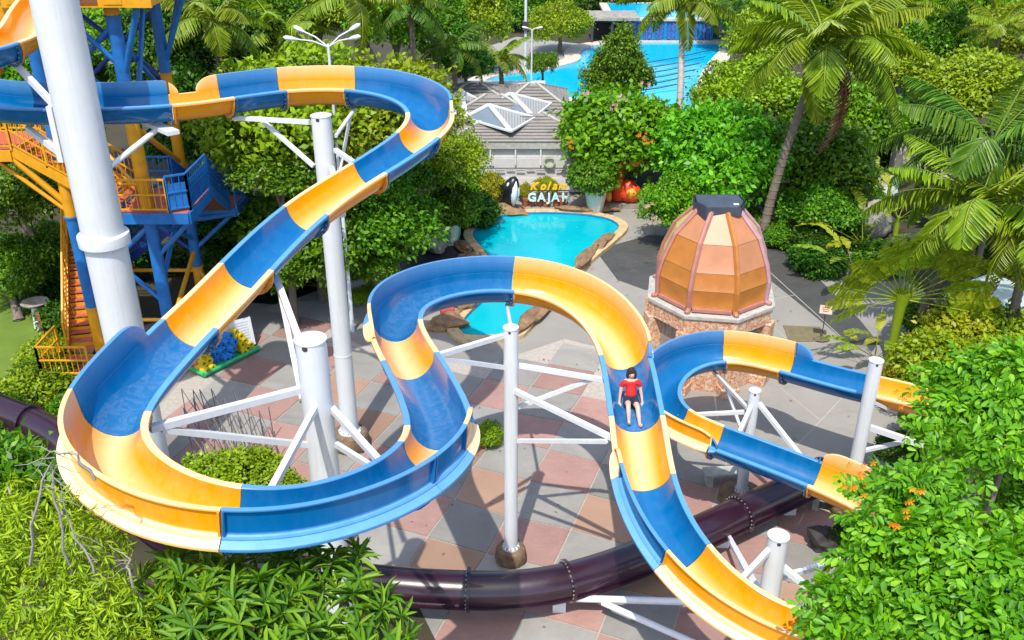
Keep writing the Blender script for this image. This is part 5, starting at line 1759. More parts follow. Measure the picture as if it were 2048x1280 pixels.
def leaves(B, D, N, L, Wd, fold=.12, droop=.15, fine=False, obov=False):
    """one leaf per row: base B, direction D, face normal N, length L, width Wd"""
    D = unit(D)
    S = unit(np.cross(D, N)); N = np.cross(S, D)
    L = L[:, None]; Wd = Wd[:, None]
    if not fine:
        m = B + D * L * .5
        V = np.stack([B, m + S * Wd * .5 + N * fold * Wd, B + D * L - N * droop * L, m - S * Wd * .5 + N * fold * Wd], 1)
        n = len(B)
        F = np.arange(n * 4).reshape(n, 4)
        return V.reshape(-1, 3), F
    if obov:                                   # egg shaped leaflet, widest towards a blunt tip
        q1, q2 = B + D * L * .42, B + D * L * .80 - N * droop * L * .5
        V = np.stack([B, q1 + S * Wd * .36 + N * fold * Wd, q2 + S * Wd * .5 + N * fold * Wd, B + D * L - N * droop * L, q2 - S * Wd * .5 + N * fold * Wd, q1 - S * Wd * .36 + N * fold * Wd], 1)
        i = np.arange(len(B))[:, None] * 6
        F = np.concatenate([i + np.array([[0, 1, 2, 3]]), i + np.array([[0, 3, 4, 5]])])
        return V.reshape(-1, 3), F
    q1, q2 = B + D * L * .35 - N * droop * L * .12, B + D * L * .72 - N * droop * L * .5
    V = np.stack([B, q1 + S * Wd * .46 + N * fold * Wd, q2 + S * Wd * .42 + N * fold * Wd, B + D * L - N * droop * L, q2 - S * Wd * .42 + N * fold * Wd, q1 - S * Wd * .46 + N * fold * Wd], 1)
    n = len(B)
    i = np.arange(n)[:, None] * 6
    F = np.concatenate([i + np.array([[0, 1, 2, 3]]), i + np.array([[0, 3, 4, 5]])])
    return V.reshape(-1, 3), F


def twig_points(clumps, n, g, zmin=-.55, inner=.22, lump=.16, mind=0.0):
    c = np.array(clumps, dtype=float)
    w = (c[:, 3] * c[:, 4] + c[:, 3] * c[:, 5] + c[:, 4] * c[:, 5])
    k = g.choice(len(c), int(n * 2.2), p=w / w.sum())
    d = unit(g.normal(size=(len(k), 3)))
    ok = d[:, 2] > zmin
    k, d = k[ok], d[ok]
    rad = np.where(g.random(len(k)) < inner, g.uniform(.45, .85, len(k)), g.uniform(.86, 1.06, len(k)))
    ph = c[k, :3].sum(1)
    lob = np.sin(d[:, 0] * 6.1 + ph) * np.sin(d[:, 1] * 5.3 + 2 * ph) + .7 * np.sin(d[:, 2] * 8 + 3 * ph + 3 * d[:, 0])
    rad = rad * (1 + lump * lob)
    p = c[k, :3] + d * c[k, 3:6] * rad[:, None]
    q = (p[:, None, :] - c[None, :, :3]) / c[None, :, 3:6]
    ins = ((q ** 2).sum(2) < .62).any(1) & (g.random(len(p)) < .8)
    p, d, k = p[~ins], d[~ins], k[~ins]
    o = unit(d / c[k, 3:6])
    if mind:                                   # keep the whorls apart so that each one reads
        keep = []
        for q in range(len(p)):
            if not keep or ((p[keep] - p[q]) ** 2).sum(1).min() > mind * mind: keep.append(q)
        p, o = p[keep], o[keep]
    return p[:n], o[:n]


def lumpy(clumps, k=6, f=.44, core=.66, seed=1):
    """break each mass of a crown into smaller puffs so that light and gaps get in"""
    g = np.random.default_rng(seed)
    out = []
    for c in clumps:
        c = np.array(c, float)
        out.append(tuple(np.concatenate([c[:3], c[3:] * core])))
        for q in range(k):
            d = unit(g.normal(size=3)); d[2] = abs(d[2]) * .9 - .25
            d = unit(d)
            r = f * g.uniform(.75, 1.2)
            out.append(tuple(np.concatenate([c[:3] + d * c[3:] * (1.02 - r * .75), c[3:] * r])))
    return out


def crown_mesh(name, clumps, ntwig, per, L, Wd, mat, seed=1, spread=.35, twigR=.28, droop=.2, fine=False, upness=.45, inner=.22, lump=.16, zmin=-.55):
    g = np.random.default_rng(seed)
    p, o = twig_points(clumps, ntwig, g, zmin, inner, lump)
    n = len(p)
    P_ = np.repeat(p, per, 0); O_ = np.repeat(o, per, 0)
    off = g.normal(size=(n * per, 3)) * twigR * np.array([1, 1, .55])
    D = O_ * .6 + g.normal(size=(n * per, 3)) * .75 + np.array([0, 0, -.12])
    N = O_ * .7 + np.array([0, 0, upness]) + g.normal(size=(n * per, 3)) * spread
    sz = g.uniform(.65, 1.25, n * per)
    V, F = leaves(P_ + off, D, N, L * sz, Wd * sz, .1, droop, fine)
    return mesh_np(name, V, F, mat)


def rosette_crown(name, clumps, ntwig, per, L, Wd, mat, seed=1, inner=.2, zmin=-.3, lump=.14, tilt=(.25, .95), droop=.35, mind=0.0):
    """whorls of long leaves at the twig tips"""
    g = np.random.default_rng(seed)
    p, o = twig_points(clumps, ntwig, g, zmin, inner, lump, mind)
    n = len(p)
    ax = unit(o + np.array([0, 0, .6]) + g.normal(size=(n, 3)) * .25)
    e1 = unit(np.cross(ax, g.normal(size=(n, 3)))); e2 = np.cross(ax, e1)
    Bs, Ds, Ns, Ls = [], [], [], []
    for k in range(per):
        a = 2.399 * k + g.normal(size=n) * .2
        el = tilt[0] + (tilt[1] - tilt[0]) * (k / max(1, per - 1)) + g.normal(size=n) * .12
        rd = e1 * np.cos(a)[:, None] + e2 * np.sin(a)[:, None]
        Ds.append(rd * np.cos(el)[:, None] + ax * np.sin(el)[:, None]); Ns.append(ax * np.cos(el)[:, None] - rd * np.sin(el)[:, None])
        Bs.append(p + ax * (.10 * L * k / per)); Ls.append(L * g.uniform(.7, 1.15, n) * (1 - .25 * k / per))
    Lc = np.concatenate(Ls)
    V, F = leaves(np.concatenate(Bs), np.concatenate(Ds), np.concatenate(Ns), Lc, Wd * Lc / L, .12, droop, True)
    return mesh_np(name, V, F, mat)


def pinnate_crown(name, clumps, ntwig, sprays, pairs, axis, L, Wd, mat, seed=1, inner=.2, zmin=-.35, lump=.14, hang=0.0, jit=0.0, obov=False, els=(.1, .9), mind=0.0):
    """feathered compound leaves: several axes per twig, leaflets in pairs"""
    g = np.random.default_rng(seed)
    p, o = twig_points(clumps, ntwig, g, zmin, inner, lump, mind)
    n = len(p)
    Bs, Ds, Ns, Ls = [], [], [], []
    for q in range(sprays):
        a = 2.399 * q + g.normal(size=n) * .3
        ax = unit(o + np.array([0, 0, .5]) + g.normal(size=(n, 3)) * .2)
        e1 = unit(np.cross(ax, np.array([0.3, 1.0, .2]) + g.normal(size=(n, 3)) * .1)); e2 = np.cross(ax, e1)
        rd = e1 * np.cos(a)[:, None] + e2 * np.sin(a)[:, None]
        el = g.uniform(els[0], els[1], n)
        d = unit(rd * np.cos(el)[:, None] + ax * np.sin(el)[:, None] + np.array([0, 0, -hang]))
        nn = ax * np.cos(el)[:, None] - rd * np.sin(el)[:, None]
        sd = np.cross(d, nn)
        A = axis * g.uniform(.75, 1.15, n)[:, None]
        for k in range(pairs):
            u = (k + .6) / pairs
            c = p + d * A * u - nn * A * (.28 * u * u)
            dd = d - nn * .5 * u
            for s_ in (-1, 1):
                Bs.append(c); Ds.append(dd * .55 + sd * s_ * (1 - .25 * u) + (g.normal(size=(n, 3)) * jit if jit else 0)); Ns.append(nn + g.normal(size=(n, 3)) * .18); Ls.append(L * g.uniform(.8, 1.1, n) * (1 - .2 * abs(u - .5)))
        c = p + d * A - nn * A * .28
        Bs.append(c); Ds.append(d - nn * .5); Ns.append(nn); Ls.append(L * g.uniform(.8, 1.1, n))
    Lc = np.concatenate(Ls)
    V, F = leaves(np.concatenate(Bs), np.concatenate(Ds), np.concatenate(Ns), Lc, Wd * Lc / L, .10, .18, True, obov)
    return mesh_np(name, V, F, mat)


def trunk_mesh(clumps, h0, r0, seed=1, mat='bark', lean=(0, 0)):
    r = random.Random(seed)
    mb = MB()
    top = Vector((lean[0], lean[1], h0))
    pts = [Vector((0, 0, 0)), top * .35 + Vector((r.uniform(-.1, .1), r.uniform(-.1, .1), 0)), top * .7 + Vector((r.uniform(-.1, .1), r.uniform(-.1, .1), 0)), top]
    mb.tube(pts, [r0 * 1.35, r0, r0 * .85, r0 * .7], 9)
    for c in clumps:
        e = Vector(c[:3])
        m = top.lerp(e, .5) + Vector((r.uniform(-.2, .2), r.uniform(-.2, .2), .15))
        mb.tube([top * .92, m, e + Vector((0, 0, c[5] * .35))], [r0 * .55, r0 * .35, r0 * .1], 6)
    me = mb.mesh('trunk', 60); me.materials.append(MAT[mat])
    return me


def inst(name, me, parent, loc=(0, 0, 0), rz=0, sc=(1, 1, 1)):
    o = bpy.data.objects.new(name, me)
    COL.objects.link(o)
    o.parent = parent
    o.location = loc; o.rotation_euler = (0, 0, rz); o.scale = sc
    return o


# ---- shared crowns for the trees of the middle and far distance (unit: about 3.5 m crown radius, centre at z = 0)
RC = {
    'round': [(0, 0, 0, 3.4, 3.4, 2.7), (1.7, .6, .6, 2.0, 2.0, 1.7), (-1.6, -.8, .5, 2.1, 2.0, 1.7), (.2, -1.7, .2, 2.2, 1.9, 1.8), (-.5, 1.7, .8, 2.0, 1.9, 1.6)],
    'tall': [(0, 0, -.6, 2.9, 2.9, 2.6), (.9, .3, 1.6, 2.0, 2.0, 1.8), (-.9, -.5, 1.2, 1.9, 1.9, 1.9), (.1, .1, 3.0, 1.3, 1.3, 1.5), (-1.4, .9, -.4, 1.8, 1.8, 1.6), (1.6, -1.0, -.2, 1.7, 1.7, 1.6)],
    'loose': [(-1.9, .2, .2, 1.7, 1.7, 1.3), (1.9, .5, .3, 1.8, 1.7, 1.3), (.2, -1.7, .7, 1.8, 1.6, 1.3), (.1, 1.8, .5, 1.7, 1.6, 1.3), (0, 0, 1.5, 1.8, 1.8, 1.2), (-1.1, -1.5, -.7, 1.4, 1.4, 1.1), (1.3, -1.4, -.8, 1.4, 1.4, 1.0)],
}
CM = {}
for kk, (key, mat, seed, nt, per, L, wd) in enumerate([('round', 'leaf_lime', 1, 2600, 7, .30, .17), ('round', 'leaf_mid', 2, 2400, 7, .34, .19), ('round', 'leaf_dark', 3, 2300, 7, .36, .2), ('tall', 'leaf_mid', 4, 2400, 7, .34, .18),
                                                        ('tall', 'leaf_dark', 5, 2300, 7, .36, .2), ('loose', 'leaf_mid', 6, 2200, 7, .34, .18), ('loose', 'leaf_lime', 7, 2200, 7, .32, .17), ('loose', 'leaf_dark', 8, 2000, 7, .36, .2), ('round', 'leaf_glossy', 9, 2500, 7, .36, .2), ('tall', 'leaf_lime', 11, 2300, 7, .32, .17), ('loose', 'leaf_glossy', 12, 2200, 7, .34, .19), ('tall', 'leaf_glossy', 10, 2300, 7, .36, .2)]):
    CM[(key, mat)] = crown_mesh('crown', lumpy(RC[key], 7, .46, .66, seed), nt, per, L, wd, MAT[mat], seed, lump=.2)
TM = {key: trunk_mesh(RC[key], -1.0, .2, 3) for key in RC}


def tree(name, px, py, Y, rpx, key, mat, label, group=None, hs=1.0, trunk=True, ztop=None):
    """broadleaf tree whose crown centre is seen at (px, py) at distance Y; rpx = crown radius in photo pixels"""
    c = PY(px, py, Y)
    D = c.y * CT - (c.z - CAM_H) * ST
    R = rpx / FOC * D * (1.08 if px > 1250 else 1.0)
    s = R / 4.0
    e = empty(name, (c.x, Y, 0), 0, label, 'tree', group)
    rz = rnd.uniform(0, 6.28)
    cr = inst('crown', CM[(key, mat)], e, (0, 0, c.z), rz, (s, s, s * hs))
    if Y < 37 and px < 960: inst('lower_crown', CM[(key, 'leaf_dark' if mat == 'leaf_dark' else 'leaf_mid')], e, (rnd.uniform(-.4, .4), -.5, c.z * .42), rz + 2.0, (s * .8, s * .7, s * .75))  # lime trees get mid green lower leaves: their shade is put into the colour
    h = max(.6, c.z - .5 * s)
    mb = MB()
    cl = RC[key]
    mb.tube([(0, 0, 0), (.05, .04, h * .5), (0, 0, h)], [.24 * s + .05, .18 * s + .04, .13 * s + .03], 8)
    ca, sa = math.cos(rz), math.sin(rz)
    for q in cl:
        x, y = (q[0] * ca - q[1] * sa) * s, (q[0] * sa + q[1] * ca) * s
        mb.tube([(0, 0, h * .8), (x * .5, y * .5, c.z + q[2] * s * hs * .5 - .2 * s), (x, y, c.z + q[2] * s * hs)], [.1 * s + .02, .07 * s + .01, .02], 5)
    me = mb.mesh('trunk', 60); me.materials.append(MAT['bark'])
    inst('trunk', me, e)
    return e


GB = 'trees of the far rows'
T = [
    # name, px, py, Y, radius px, key, mat, label, hs
    ('shade_tree', 615, 250, 33.0, 205, 'round', 'leaf_lime', 'bright yellow green domed tree behind the top bend, left of the street lamp', .95),
    ('shade_tree', 770, 252, 33.5, 175, 'round', 'leaf_lime', 'bright yellow green domed tree filling the right end of the top bend', 1.0),
    ('shade_tree', 885, 325, 39.0, 92, 'round', 'leaf_lime', 'smaller bright rounded tree beside the white building and over the planter', .95),
    ('shade_tree', 555, 345, 31.0, 110, 'round', 'leaf_mid', 'green bushy tree below the yellow seam of the top run, left of the second post', .8),
    ('shade_tree', 815, 355, 38.0, 92, 'round', 'leaf_mid', 'green tree under the right end of the top bend, its foot on the shaded asphalt', .9),
    ('shade_tree', 650, 400, 34.5, 80, 'round', 'leaf_dark', 'dark tree directly behind the middle of the second post', .8),
    ('shade_tree', 740, 385, 33.0, 90, 'round', 'leaf_mid', 'green tree hanging over the shaded asphalt right of the second post', .8),
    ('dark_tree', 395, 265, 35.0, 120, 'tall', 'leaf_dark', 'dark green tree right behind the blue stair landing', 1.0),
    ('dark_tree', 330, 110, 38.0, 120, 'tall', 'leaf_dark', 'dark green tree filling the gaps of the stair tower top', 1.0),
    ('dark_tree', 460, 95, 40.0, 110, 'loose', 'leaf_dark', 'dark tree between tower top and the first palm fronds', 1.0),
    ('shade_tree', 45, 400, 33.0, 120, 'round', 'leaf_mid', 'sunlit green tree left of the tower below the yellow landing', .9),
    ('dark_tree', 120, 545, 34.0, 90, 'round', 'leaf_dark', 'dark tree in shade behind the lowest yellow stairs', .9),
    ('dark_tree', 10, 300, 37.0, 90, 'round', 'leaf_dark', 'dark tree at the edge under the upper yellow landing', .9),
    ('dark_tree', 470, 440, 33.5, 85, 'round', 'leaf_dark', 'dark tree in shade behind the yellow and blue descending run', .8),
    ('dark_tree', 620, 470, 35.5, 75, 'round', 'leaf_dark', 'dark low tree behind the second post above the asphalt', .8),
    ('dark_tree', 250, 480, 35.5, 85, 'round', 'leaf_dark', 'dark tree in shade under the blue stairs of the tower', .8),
    ('shade_tree', 490, 20, 48.0, 110, 'loose', 'leaf_mid', 'mid green loose tree behind the leaning palm fronds near the tower', 1.0),
    ('shade_tree', 630, 30, 52.0, 90, 'loose', 'leaf_lime', 'light loose tree behind the street lamp heads', 1.0),
    ('shade_tree', 790, 45, 50.0, 100, 'round', 'leaf_glossy', 'rich green tree right of the bare palm trunk', 1.0),
    ('shade_tree', 870, 60, 58.0, 90, 'tall', 'leaf_mid', 'feathered green tall tree left of the thin mast', 1.0),
    ('shade_tree', 950, 35, 72.0, 85, 'tall', 'leaf_lime', 'bright tall tree immediately left of the thin mast', 1.0),
    ('shade_tree', 930, 120, 55.0, 65, 'tall', 'leaf_dark', 'dark palm-like tree over the grey roof corner', 1.0),
    ('shade_tree', 1120, 55, 80.0, 66, 'round', 'leaf_lime', 'bright light green tree on the shore of the lagoon beside the dark shelter', .95),
    ('shade_tree', 1085, 130, 63.0, 34, 'round', 'leaf_mid', 'small green tree standing against the lagoon beside the two-armed lamp', 1.1),
    ('flower_tree', 1235, 150, 50.0, 82, 'tall', 'leaf_mid', 'narrow tall dark tree rising in front of the lagoon', 1.05),
    ('flower_tree', 1262, 285, 46.0, 150, 'round', 'leaf_glossy', 'wide green tree with pink blossoms between the roof and the slim palm trunk', .85),
    ('flower_tree', 1185, 262, 46.0, 72, 'loose', 'leaf_lime', 'light green blossoming tree leaning over the grey hipped roof', .9),
    ('shade_tree', 1440, 330, 41.5, 140, 'round', 'leaf_glossy', 'big rich green tree left of the leaning palm trunk', 1.0),
    ('shade_tree', 1352, 408, 38.5, 76, 'loose', 'leaf_glossy', 'green creeper-hung tree overhanging the right end of the pool', 1.0),
    ('shade_tree', 1600, 330, 42.5, 135, 'round', 'leaf_mid', 'big green tree behind the trunk of the leaning palm', 1.0),
    ('shade_tree', 1640, 430, 39.0, 85, 'loose', 'leaf_mid', 'green tree over the dark hollow right of the dome', 1.0),
    ('shade_tree', 1500, 200, 50.0, 105, 'round', 'leaf_lime', 'sunlit green tree right of the slim palm trunk', .95),
    ('shade_tree', 1700, 250, 47.0, 110, 'round', 'leaf_glossy', 'rich green tree under the reddish dead frond', 1.0),
    ('shade_tree', 1530, 90, 62.0, 85, 'round', 'leaf_lime', 'light tree between the far stall and the leaning palm crown', .95),
    ('shade_tree', 1760, 130, 58.0, 90, 'loose', 'leaf_lime', 'yellowish tree right behind the leaning palm crown', 1.0),
    ('shade_tree', 1930, 185, 52.0, 125, 'round', 'leaf_lime', 'bright feathery domed tree behind the thatched huts', .8),
    ('shade_tree', 1830, 250, 50.0, 80, 'round', 'leaf_dark', 'dark tree left below the bright feathery dome', 1.0),
    ('shade_tree', 1870, 90, 66.0, 90, 'loose', 'leaf_mid', 'green loose tree below the two pale palm trunks', 1.0),
    ('shade_tree', 2010, 80, 70.0, 90, 'round', 'leaf_lime', 'bright tree at the far right edge under the palms', .9),
    ('shade_tree', 2060, 300, 44.0, 90, 'round', 'leaf_mid', 'green tree at the right edge behind the palm fan', 1.0),
    ('far_tree', 1225, 10, 96.0, 70, 'round', 'leaf_dark', 'dark tree behind the upper pool of the waterfall wall', .9),
    ('far_tree', 1330, 5, 100.0, 60, 'loose', 'leaf_mid', 'green tree right behind the middle of the upper pool', .9),
    ('far_tree', 1455, 20, 97.0, 75, 'round', 'leaf_mid', 'green tree behind the little tan roofed hut', .9),
    ('far_tree', 1040, 10, 92.0, 80, 'tall', 'leaf_mid', 'tall tree behind the thin mast', 1.0),
]
for a in T:
    nm, px, py, Y, rp, key, mat, lab, hs = a
    tree(nm, px, py, Y, rp, key, mat, lab, None, hs)
# far rows that close the view
r = random.Random(5)
far_spots = []
for k in range(13): far_spots.append((-60 + k * 185 + r.uniform(-40, 40), 25 + r.uniform(-25, 10), 112 + r.uniform(-6, 8), 105 + r.uniform(-15, 20)))
for k in range(14): far_spots.append((-100 + k * 175 + r.uniform(-40, 40), -60 + r.uniform(-20, 15), 135 + r.uniform(-6, 10), 110 + r.uniform(-15, 20)))
for k in range(5): far_spots.append((-80 + k * 105 + r.uniform(-20, 20), 120 + r.uniform(-30, 20), 46 + r.uniform(-3, 4), 110))
for k in range(4): far_spots.append((-40 + k * 100, 20 + r.uniform(-30, 20), 60 + r.uniform(-3, 4), 100))
for k in range(6): far_spots.append((1500 + k * 115, 30 + r.uniform(-20, 20), 82 + r.uniform(-4, 4), 90))
for px, py, Y, rp in far_spots:
    key = r.choice(['round', 'tall', 'loose', 'round']); mat = r.choice(['leaf_mid', 'leaf_dark', 'leaf_mid', 'leaf_glossy'] if Y < 70 else ['leaf_mid', 'leaf_lime', 'leaf_glossy', 'leaf_mid'])
    if (key, mat) not in CM: key = 'round'
    shape = {'round': 'rounded', 'tall': 'tall narrow', 'loose': 'loose open'}[key]; tone = {'leaf_lime': 'yellow green', 'leaf_mid': 'mid green', 'leaf_dark': 'dark green', 'leaf_glossy': 'rich green'}[mat]
    where = 'in the last row behind the water park' if Y > 124 else 'beyond the far end of the lagoon' if Y > 100 else 'in the thicket behind the right-hand palms' if px > 1400 else 'in the thicket behind the stair tower'
    tree('far_tree', px, py, Y, rp, key, mat, shape + ' ' + tone + ' tree ' + where, GB)

# blossoms: small clusters sitting on the crowns
def blossoms(name, spots, mat, label, r0=.09):
    mb = MB()
    for k, (px, py, Y) in enumerate(spots):
        c = PY(px, py, Y)
        rr = random.Random(k * 7 + len(spots))
        for q in range(5):
            p = c + Vector((rr.uniform(-.22, .22), rr.uniform(-.1, .1), rr.uniform(-.18, .18)))
            for w in range(5):
                a = 2 * math.pi * w / 5
                d1 = Vector((math.cos(a), -.35, math.sin(a))); d2 = Vector((math.cos(a + .7), -.3, math.sin(a + .7)))
                mb.add([p, p + d1 * r0, p + (d1 + d2) * r0 * .75, p + d2 * r0], [(0, 1, 2, 3)])
    o = mb.build(name, MAT[mat])
    tag(o, label, 'blossom', None, 'stuff')


blossoms('pink_blossom', [(1170, 187, 43.3), (1245, 195, 42), (1290, 172, 43.0), (1300, 415, 35), (1310, 440, 35), (1225, 212, 42)], 'petal_pink', 'pale pink blossom clusters over the trees beside the pool', .06)
blossoms('orange_blossom', [(1285, 268, 40.5), (1293, 285, 40.5), (1142, 288, 42.5)], 'petal_orange', 'orange blossom cluster on the wide flowering tree', .06)

# ---- hedges, shrubs and potted greens
SH = [(0, 0, 0, 1, 1, .85), (.5, .1, .15, .6, .6, .55), (-.5, -.2, .1, .62, .6, .55), (.1, -.5, .05, .6, .55, .5)]
SM = {m: crown_mesh('foliage', SH, 900, 6, .17, .09, MAT[m], 20 + i, twigR=.1, lump=.16, zmin=-.7) for i, m in enumerate(('leaf_lime', 'leaf_mid', 'leaf_dark', 'leaf_glossy', 'leaf_croton', 'leaf_yellowing'))}


def shrub(name, px, py, Y, rpx, mat, label, hs=1.0, group=None, cat='shrub', z=None):
    c = PY(px, py, Y) if z is None else P(px, py, z)
    D = c.y * CT - (c.z - CAM_H) * ST
    s = rpx / FOC * D
    e = empty(name, (c.x, c.y, 0), 0, label, cat, group)
    inst('foliage', SM[mat], e, (0, 0, max(c.z, s * .5)), rnd.uniform(0, 6.28), (s, s, s * hs))
    me = MB().tube([(0, 0, 0), (.02, .02, max(c.z, .3))], [.05, .03], 6).mesh('stem'); me.materials.append(MAT['bark'])
    inst('stem', me, e)
    return e


gp = P(899, 486)
shrub('potted_tree', 905, 412, gp.y, 48, 'leaf_mid', 'rounded clipped tree growing in the green patterned planter', 1.0, None, 'potted tree')
gp = P(1190, 425)
shrub('potted_tree', 1188, 352, gp.y, 42, 'leaf_mid', 'rounded clipped tree growing in the plain white planter', 1.0, None, 'potted tree')
shrub('croton', 985, 375, 43.6, 24, 'leaf_croton', 'yellow leaved shrub between the boulder and the whale statue', 1.3)
shrub('croton', 1050, 385, 44.2, 12, 'leaf_yellowing', 'thin yellow plant just left of the sign letters', 1.6)
for k, (x, y) in enumerate(((1078, 372), (1095, 368), (1105, 375))): shrub('sign_plant', x, y, 44.3, 11, 'leaf_yellowing', 'yellow green plant behind the letter sign, ' + ['left', 'middle', 'right'][k] + ' of three', 1.4, 'plants behind the sign')
shrub('shrub', 979, 868, P(980, 893).y, 23, 'leaf_lime', 'small round bright bush on the slabs left of the slim middle post', 1.2)
MB().prism(ccw([(p.x, p.y) for p in pix((955, 897), (960, 884), (1003, 880), (1002, 890))]), .03, .14).build('border', MAT['terracotta'])
o = bpy.data.objects['border']; tag(o, 'low terracotta edging in front of the small round bush', 'edging')
for k, (x, y, rr, z, mat) in enumerate(((430, 955, 60, .9, 'leaf_lime'), (500, 950, 62, 1.0, 'leaf_lime'), (560, 975, 40, .8, 'leaf_lime'), (400, 985, 40, .7, 'leaf_lime'))):
    shrub('shrub', x, y, None, rr, mat, ['bright bush inside the near bend beside the base of the tall post', 'biggest bright bush inside the near bend under the lower brace', 'bright bush inside the near bend beside the thick post', 'low bright bush touching the yellow near bend'][k], .75, None, 'bush', z)
for k, (x, y, rr, mat, lab) in enumerate(((715, 592, 20, 'leaf_lime', 'clipped lime hedge just right of the second post'), (742, 584, 20, 'leaf_lime', 'clipped lime hedge below the white border wall'), (762, 573, 17, 'leaf_lime', 'clipped lime hedge end beside the blue bend'),
                                          (735, 545, 26, 'leaf_yellowing', 'yellow green bedding plant in the white bordered bed'), (705, 552, 18, 'leaf_mid', 'green bedding plant beside the second post in the bed'), (760, 520, 24, 'leaf_mid', 'dark green upright bush in the bed beside the white board'), (752, 495, 18, 'leaf_dark', 'upright dark bush touching the white board'), (778, 550, 16, 'leaf_mid', 'small green bush beside the short white wall piece'))):
    shrub('hedge' if k < 3 else 'shrub', x, y, None, rr, mat, lab, .8 if k < 3 else 1.0, None, 'hedge' if k < 3 else 'shrub', .35)
for k, (x, y, rr, mat, lab, hs) in enumerate(((95, 715, 48, 'leaf_lime', 'bright clipped bush left of the lowest tower landing', .8), (95, 760, 55, 'leaf_mid', 'bright bush below the lowest tower landing, upper of two', .8), (60, 790, 60, 'leaf_lime', 'bright bush at the lawn end under the purple tube', .8), (30, 860, 50, 'leaf_mid', 'green bush in front of the purple tube end', .9), (100, 690, 22, 'leaf_mid', 'small green bush beside the bird bath', 1.0),
                                             (75, 600, 24, 'leaf_dark', 'dark bush behind the bird bath on the lawn', 1.2), (125, 640, 40, 'leaf_dark', 'dark shrub in the shade beside the lowest stairs', 1.0), (20, 830, 45, 'leaf_dark', 'dark bush left of the purple tube end', 1.0), (140, 820, 34, 'leaf_mid', 'green bush behind the yellow near bend', 1.0))):
    shrub('shrub', x, y, None, rr, mat, lab, hs, None, 'shrub', .5)
for k, (x, y, rr, mat, lab, z) in enumerate(((1868, 705, 52, 'leaf_yellowing', 'yellow green bush beside the fan plant foot, nearest the white post', 1.3), (1930, 660, 70, 'leaf_yellowing', 'yellow bush in front of the pale wading pool', 1.4), (2020, 680, 70, 'leaf_lime', 'bright bush at the right edge below the wading pool', 1.4), (1812, 765, 42, 'leaf_croton', 'yellowish bush directly right of the white post top', 1.1),
                                           (1880, 740, 75, 'leaf_lime', 'bright bush behind the big foreground tree', 1.6), (1980, 750, 80, 'leaf_lime', 'second bright bush behind the big foreground tree, nearer the edge', 1.7), (1850, 640, 40, 'leaf_mid', 'green bush at the foot of the right-hand palm', .9), (1845, 830, 40, 'leaf_dark', 'dark twiggy bush behind the end of the far blue run', 1.2))):
    shrub('shrub', x, y, None, rr, mat, lab, .9, None, 'shrub', z)
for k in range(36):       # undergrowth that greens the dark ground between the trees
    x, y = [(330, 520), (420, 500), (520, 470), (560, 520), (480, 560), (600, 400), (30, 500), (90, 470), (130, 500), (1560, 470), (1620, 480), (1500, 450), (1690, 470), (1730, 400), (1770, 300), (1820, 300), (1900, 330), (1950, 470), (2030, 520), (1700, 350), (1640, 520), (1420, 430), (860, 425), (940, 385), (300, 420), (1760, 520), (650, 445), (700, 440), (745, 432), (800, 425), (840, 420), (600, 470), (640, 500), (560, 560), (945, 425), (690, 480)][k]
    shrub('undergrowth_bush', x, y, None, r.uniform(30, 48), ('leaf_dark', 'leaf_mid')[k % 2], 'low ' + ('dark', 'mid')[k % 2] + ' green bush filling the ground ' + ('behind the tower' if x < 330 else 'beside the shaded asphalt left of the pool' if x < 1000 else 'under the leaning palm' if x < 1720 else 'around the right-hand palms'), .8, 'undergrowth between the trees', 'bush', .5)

# ---- palms
def frond_mesh(L=3.4, arch=.9, leaf=.75, n=38, seed=1, mat='leaf_palm', sag=.9, width=1.0):
    """one feather frond along +X: curved midrib with hanging leaflets"""
    g = np.random.default_rng(seed)
    def mid(u):
        return np.stack([L * (u - .16 * u ** 3 * arch), 0 * u, L * (.34 * u - .62 * arch * u * u)], -1)
    u = np.linspace(.10, .99, n)
    c = mid(u); tg = unit(mid(u + .01) - mid(u - .01))
    Bs, Ds, Ns, Ls, Ws = [], [], [], [], []
    for sd in (-1, 1):
        up_ = np.cross(tg, np.array([0, 1.0, 0])); up_ = np.where(up_[:, 2:3] < 0, -up_, up_)
        d = tg * .55 + np.array([0, sd * 1.0, 0]) * width + np.array([0, 0, -1.0]) * (sag * (.35 + .65 * u))[:, None] + g.normal(size=(n, 3)) * .09
        Bs.append(c); Ds.append(d); Ns.append(up_ + np.array([0, -sd * .5, 0])); Ls.append(leaf * np.sin(np.pi * np.clip(u * .86 + .12, 0, 1)) ** .6 * g.uniform(.85, 1.1, n)); Ws.append(np.full(n, .075))
    V, F = leaves(np.concatenate(Bs), np.concatenate(Ds), np.concatenate(Ns), np.concatenate(Ls), np.concatenate(Ws), .2, .22, True)
    uu = np.linspace(0, 1, 9); m = mid(uu)
    k = len(V); rv = []; rf = []
    for i in range(9):
        w = .05 * (1 - .85 * uu[i])
        rv += [m[i] + (0, -w, 0), m[i] + (0, w, 0), m[i] + (0, 0, -w)]
    for i in range(8):
        for j in range(3):
            rf.append([k + i * 3 + j, k + i * 3 + (j + 1) % 3, k + i * 3 + 3 + (j + 1) % 3, k + i * 3 + 3 + j])
    return mesh_np('frond', np.concatenate([V, np.array(rv)]), np.concatenate([F, np.array(rf)]), MAT[mat])


FR = {m: [frond_mesh(3.4, a, .8, 40, 40 + i, m, sg) for i, (a, sg) in enumerate(((.55, .7), (.9, 1.0), (1.2, 1.2)))] for m in ('leaf_palm', 'leaf_palm_dark')}
FR['dead'] = [frond_mesh(3.2, 1.6, .6, 26, 77, 'leaf_dead', 1.6, .4)]
plain('coconut', (.22, .16, .03), .6, .3, 5.0)


